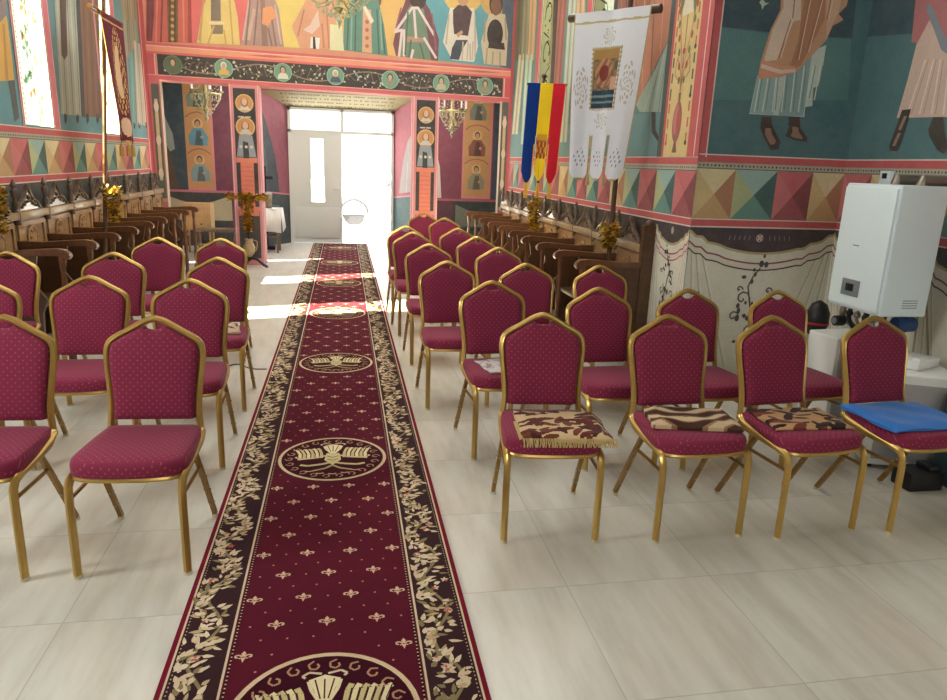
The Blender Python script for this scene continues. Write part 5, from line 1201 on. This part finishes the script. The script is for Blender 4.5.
o = mb.build('crumpled_cloth', m_linen); o.location = (2.42, 10.58, 1.003); tag(o, 'crumpled white cloth on the top rail of the farthest right stalls', 'cloth')

# ------------------------------------------------------------------ boiler corner
bo = empty('wall_boiler', (3.16, 3.77, .82)); tag(bo, 'white wall hung gas boiler with a small grey control display', 'boiler')
Z1 = .745
mb = MB(); mb.rbox(-.12, .19, -.24, .21, 0, Z1, .012, seg=3); bd = mb.build('casing', m_white, bo)
mb = MB(); mb.rbox(-.135, -.120, -.228, .198, .02, Z1-.02, .006); mb.build('front_cover', m_white, bo)
mb = MB(); mb.rbox(-.142, -.135, -.065, .085, .08, .18, .004, 0); cpn = mb.build('control_panel', m_grey, bo)
mb = MB(); mb.rbox(-.145, -.141, -.02, .045, .11, .155, .002); mb.build('display', m_black, cpn)
mb = MB(); mb.box(-.1365, -.1350, .0, .05, .38, .386); mb.build('small_badge', m_grey, bo)
mb = MB()
for q in range(4): mb.box(.02+.0, .12, -.2413, -.2402, .05+q*.014, .056+q*.014)
mb.build('rating_label', simple('label_print', (150, 158, 164), .5), bo)
mb = MB(); mb.tube([(.12, -.1, Z1), (.12, -.1, Z1+.03), (.30, -.1, Z1+.03)], .03, 12); mb.build('flue_pipe', m_copper, bo)
mb = MB(); mb.tube([(.12, .1, Z1-.01), (.12, .1, Z1+.03), (.32, .1, Z1+.03)], .03, 12); mb.build('air_pipe', m_copper, bo)
mb = MB()
for q, y_ in enumerate((-.18, -.10, -.03, .04, .11, .17)):
    mb = MB(); mb.tube(smoothpath([(-.02, y_, .0), (-.03, y_, -.08), (-.02+.02*q, y_+.03*(-1)**q, -.17), (.20, y_+.02, -.26)], 4), .010+.004*(q % 3), 8); mb.ball((-.03, y_, -.05), .022); mb.build('pipe', m_copper if q % 2 else m_black, bo)
mb = MB(); mb.tube([(-.06, .12, -.10), (-.12, .12, -.10)], .032, 14); mb.tube([(-.121, .12, -.10), (-.125, .12, -.10)], .020, 14, 1); mb.build('pressure_gauge', [m_black, m_grey], bo)
mb = MB(); mb.tube(smoothpath([(.0, -.12, 0), (.0, -.13, -.10), (.03, -.14, -.2), (.03, -.14, -.30)], 4), .012, 8); mb.build('white_hose', m_white2, bo)
th_ = empty('wall_thermostat', (0, 0, 0)); 
p = atY(889, 178, 4.0); d = ray(889, 178); t = (S2-EYEV).dot(N2)/d.dot(N2); p = EYEV+d*t
th_.location = p+N2*.003; th_.rotation_euler = (0, 0, math.atan2(N2.y, N2.x)-PI/2+.0); tag(th_, 'small white thermostat with a dark screen on the wall above the boiler', 'thermostat')
mb = MB(); mb.rbox(-.055, .055, 0, .03, -.045, .045, .006); mb.build('housing', m_white, th_); mb = MB(); mb.rbox(-.022, .026, .028, .033, -.005, .03, .002); mb.build('screen', m_black, th_)
# expansion vessel (black with red) and pump beside the cabinet
ev = empty('expansion_vessel', (3.24, 4.32, 0)); tag(ev, 'black round tank with red band half hidden under the boiler', 'tank')
mb = MB(); mb.lathe([(.01, .50), (.05, .53), (.075, .60), (.075, .68), (.05, .74), (.01, .765)], seg=20); mb.build('tank', m_black, ev)
mb = MB(); mb.lathe([(.0755, .60), (.079, .603), (.079, .612), (.0755, .615)], seg=20); mb.build('clamp_band', m_red, ev); mb = MB(); mb.tube([(0, 0, 0), (0, 0, .52)], .014, 8); mb.build('stand_pipe', m_copper, ev)
pu = empty('circulation_pump', (3.28, 3.60, .70)); tag(pu, 'blue circulation pump under the right end of the boiler', 'pump')
mb = MB(); mb.tube([(-.06, 0, .06), (.06, 0, .06)], .045, 14); mb.ball((0, 0, .06), .05); mb.build('motor', m_bluepump, pu); mb = MB(); mb.tube([(0, 0, .18), (0, 0, -.1), (.1, 0, -.14)], .014, 8); mb.build('pipe', m_copper, pu)
# white cabinets on the floor below
def cab(name, loc, rot, w, d, h, label, panel=None):
    r = empty(name, loc, rot); tag(r, label, 'appliance')
    mb = MB(); mb.rbox(-w/2, w/2, -d/2, d/2, .02, h, .012, seg=3); mb.build('body', m_white2, r)
    if panel: mb = MB(); mb.rbox(-w/2+.03, w/2-.03, -d/2-.010, -d/2+.002, .06, h-.05, .004); mb.build('front_panel', m_silverpanel, r)
    mb = MB()
    for sx in (-1, 1):
        for sy_ in (-1, 1): mb.tube([(sx*(w/2-.04), sy_*(d/2-.04), 0), (sx*(w/2-.04), sy_*(d/2-.04), .03)], .018, 8)
    mb.build('feet', m_black, r); return r
c1 = cab('buffer_tank_cabinet', (3.24, 4.04, 0), math.radians(6), .32, .26, .60, 'white square metal cabinet standing under the left end of the boiler', True)
c2 = cab('heater_cabinet', (3.16, 3.36, 0), math.radians(-22), .42, .34, .56, 'white and grey metal cabinet leaning out behind the chair with the blue pad', True)
mb = MB(); mb.rbox(-.10, .14, -.10, .10, 0, .05, .008); mb.rbox(-.10, -.04, -.10, -.06, .05, .07, .004); o = mb.build('junction_box', m_white2); o.location = (3.20, 3.42, .562); o.rotation_euler = (0, 0, .4); tag(o, 'flat white box lying on top of the low metal cabinet', 'box')
mb = MB(); mb.rbox(-.10, .10, -.07, .07, 0, .10, .01); mb.rbox(.02, .09, -.05, .05, .10, .13, .008); o = mb.build('small_pump_unit', m_black); o.location = (3.02, 3.02, 0); tag(o, 'small black device on the floor beside the low white cabinet', 'device')
mb = MB(); mb.rbox(-.05, .05, -.12, .12, 0, .50, .012); o = mb.build('teal_canister', simple('dark_teal_plastic', (44, 66, 74), .5)); o.location = (3.22, 2.98, 0); tag(o, 'dark teal upright board beside the low white cabinet at the photo edge', 'board')
# cable on the floor
mb = MB(); mb.tube(smoothpath([(-1.35, 5.5, .004), (-1.0, 5.42, .004), (-.85, 5.58, .004), (-.72, 5.45, .004), (-.60, 5.43, .004)], 8), .004, 6); tag(mb.build('cable', m_black), 'thin dark cable on the floor by the left edge of the runner', 'cable')

# ------------------------------------------------------------------ light
w = bpy.data.worlds.new('sky'); bpy.context.scene.world = w; w.use_nodes = True; bg = w.node_tree.nodes['Background']; bg.inputs[0].default_value = (.93, .97, 1, 1); bg.inputs[1].default_value = 2.2
def area(name, loc, tgt, sx, sy_, power, col=(1, 1, 1)):
    l = bpy.data.lights.new(name, 'AREA'); l.shape = 'RECTANGLE'; l.size = sx; l.size_y = sy_; l.energy = power; l.color = col
    o = bpy.data.objects.new(name, l); C.objects.link(o); o.location = loc; o.rotation_euler = (Vector(tgt)-Vector(loc)).to_track_quat('-Z', 'Y').to_euler(); return o
s = bpy.data.lights.new('sun', 'SUN'); s.energy = 125; s.angle = math.radians(.8); s.color = (1, .95, .86)
so = bpy.data.objects.new('sun', s); C.objects.link(so); so.rotation_euler = Vector((1, .24, -1.12)).to_track_quat('-Z', 'Y').to_euler()
area('apse_window_left', (-3.85, 1.9, 2.3), (0, 3.0, .2), .9, 1.7, 150, (.98, 1, .98))
area('altar_fill', (0.2, -3.9, 3.4), (.8, 6, 1.2), 3.4, 2.6, 118, (.98, 1, .99))  # fill lamp added behind the camera; the altar wall has no window
area('overhead_fill', (0, 6.2, 6.6), (0, 6.2, 0), 3.6, 5.0, 155, (.98, 1, .97))  # soft fill added under the closed ceiling; no dome is modelled
area('nave_fill_left', (-2.5, 8.0, 5.0), (2.4, 8.4, 1.4), 3.0, 1.8, 70, (1, .99, .95))  # added lamp indoors above view, boosting daylight from the left windows
area('nave_fill_right', (2.4, 8.0, 5.0), (-2.5, 8.0, 1.4), 3.0, 1.8, 160, (1, .99, .96))  # added lamp indoors above view, brightens the left wall
area('porch_fill', (0, 12.2, 2.9), (0, 12.8, 0), 4, 1.2, 110, (1, .99, .97))  # unseen fill lamp added under the porch ceiling to brighten the door
vs = bpy.context.scene.view_settings; vs.view_transform = 'Standard'; vs.look = 'None'; vs.gamma = 1; vs.exposure = 0; vs.use_curve_mapping = False
bpy.context.scene.cycles.use_denoising = True
bpy.context.scene.cycles.max_bounces = 6; bpy.context.scene.cycles.transparent_max_bounces = 12
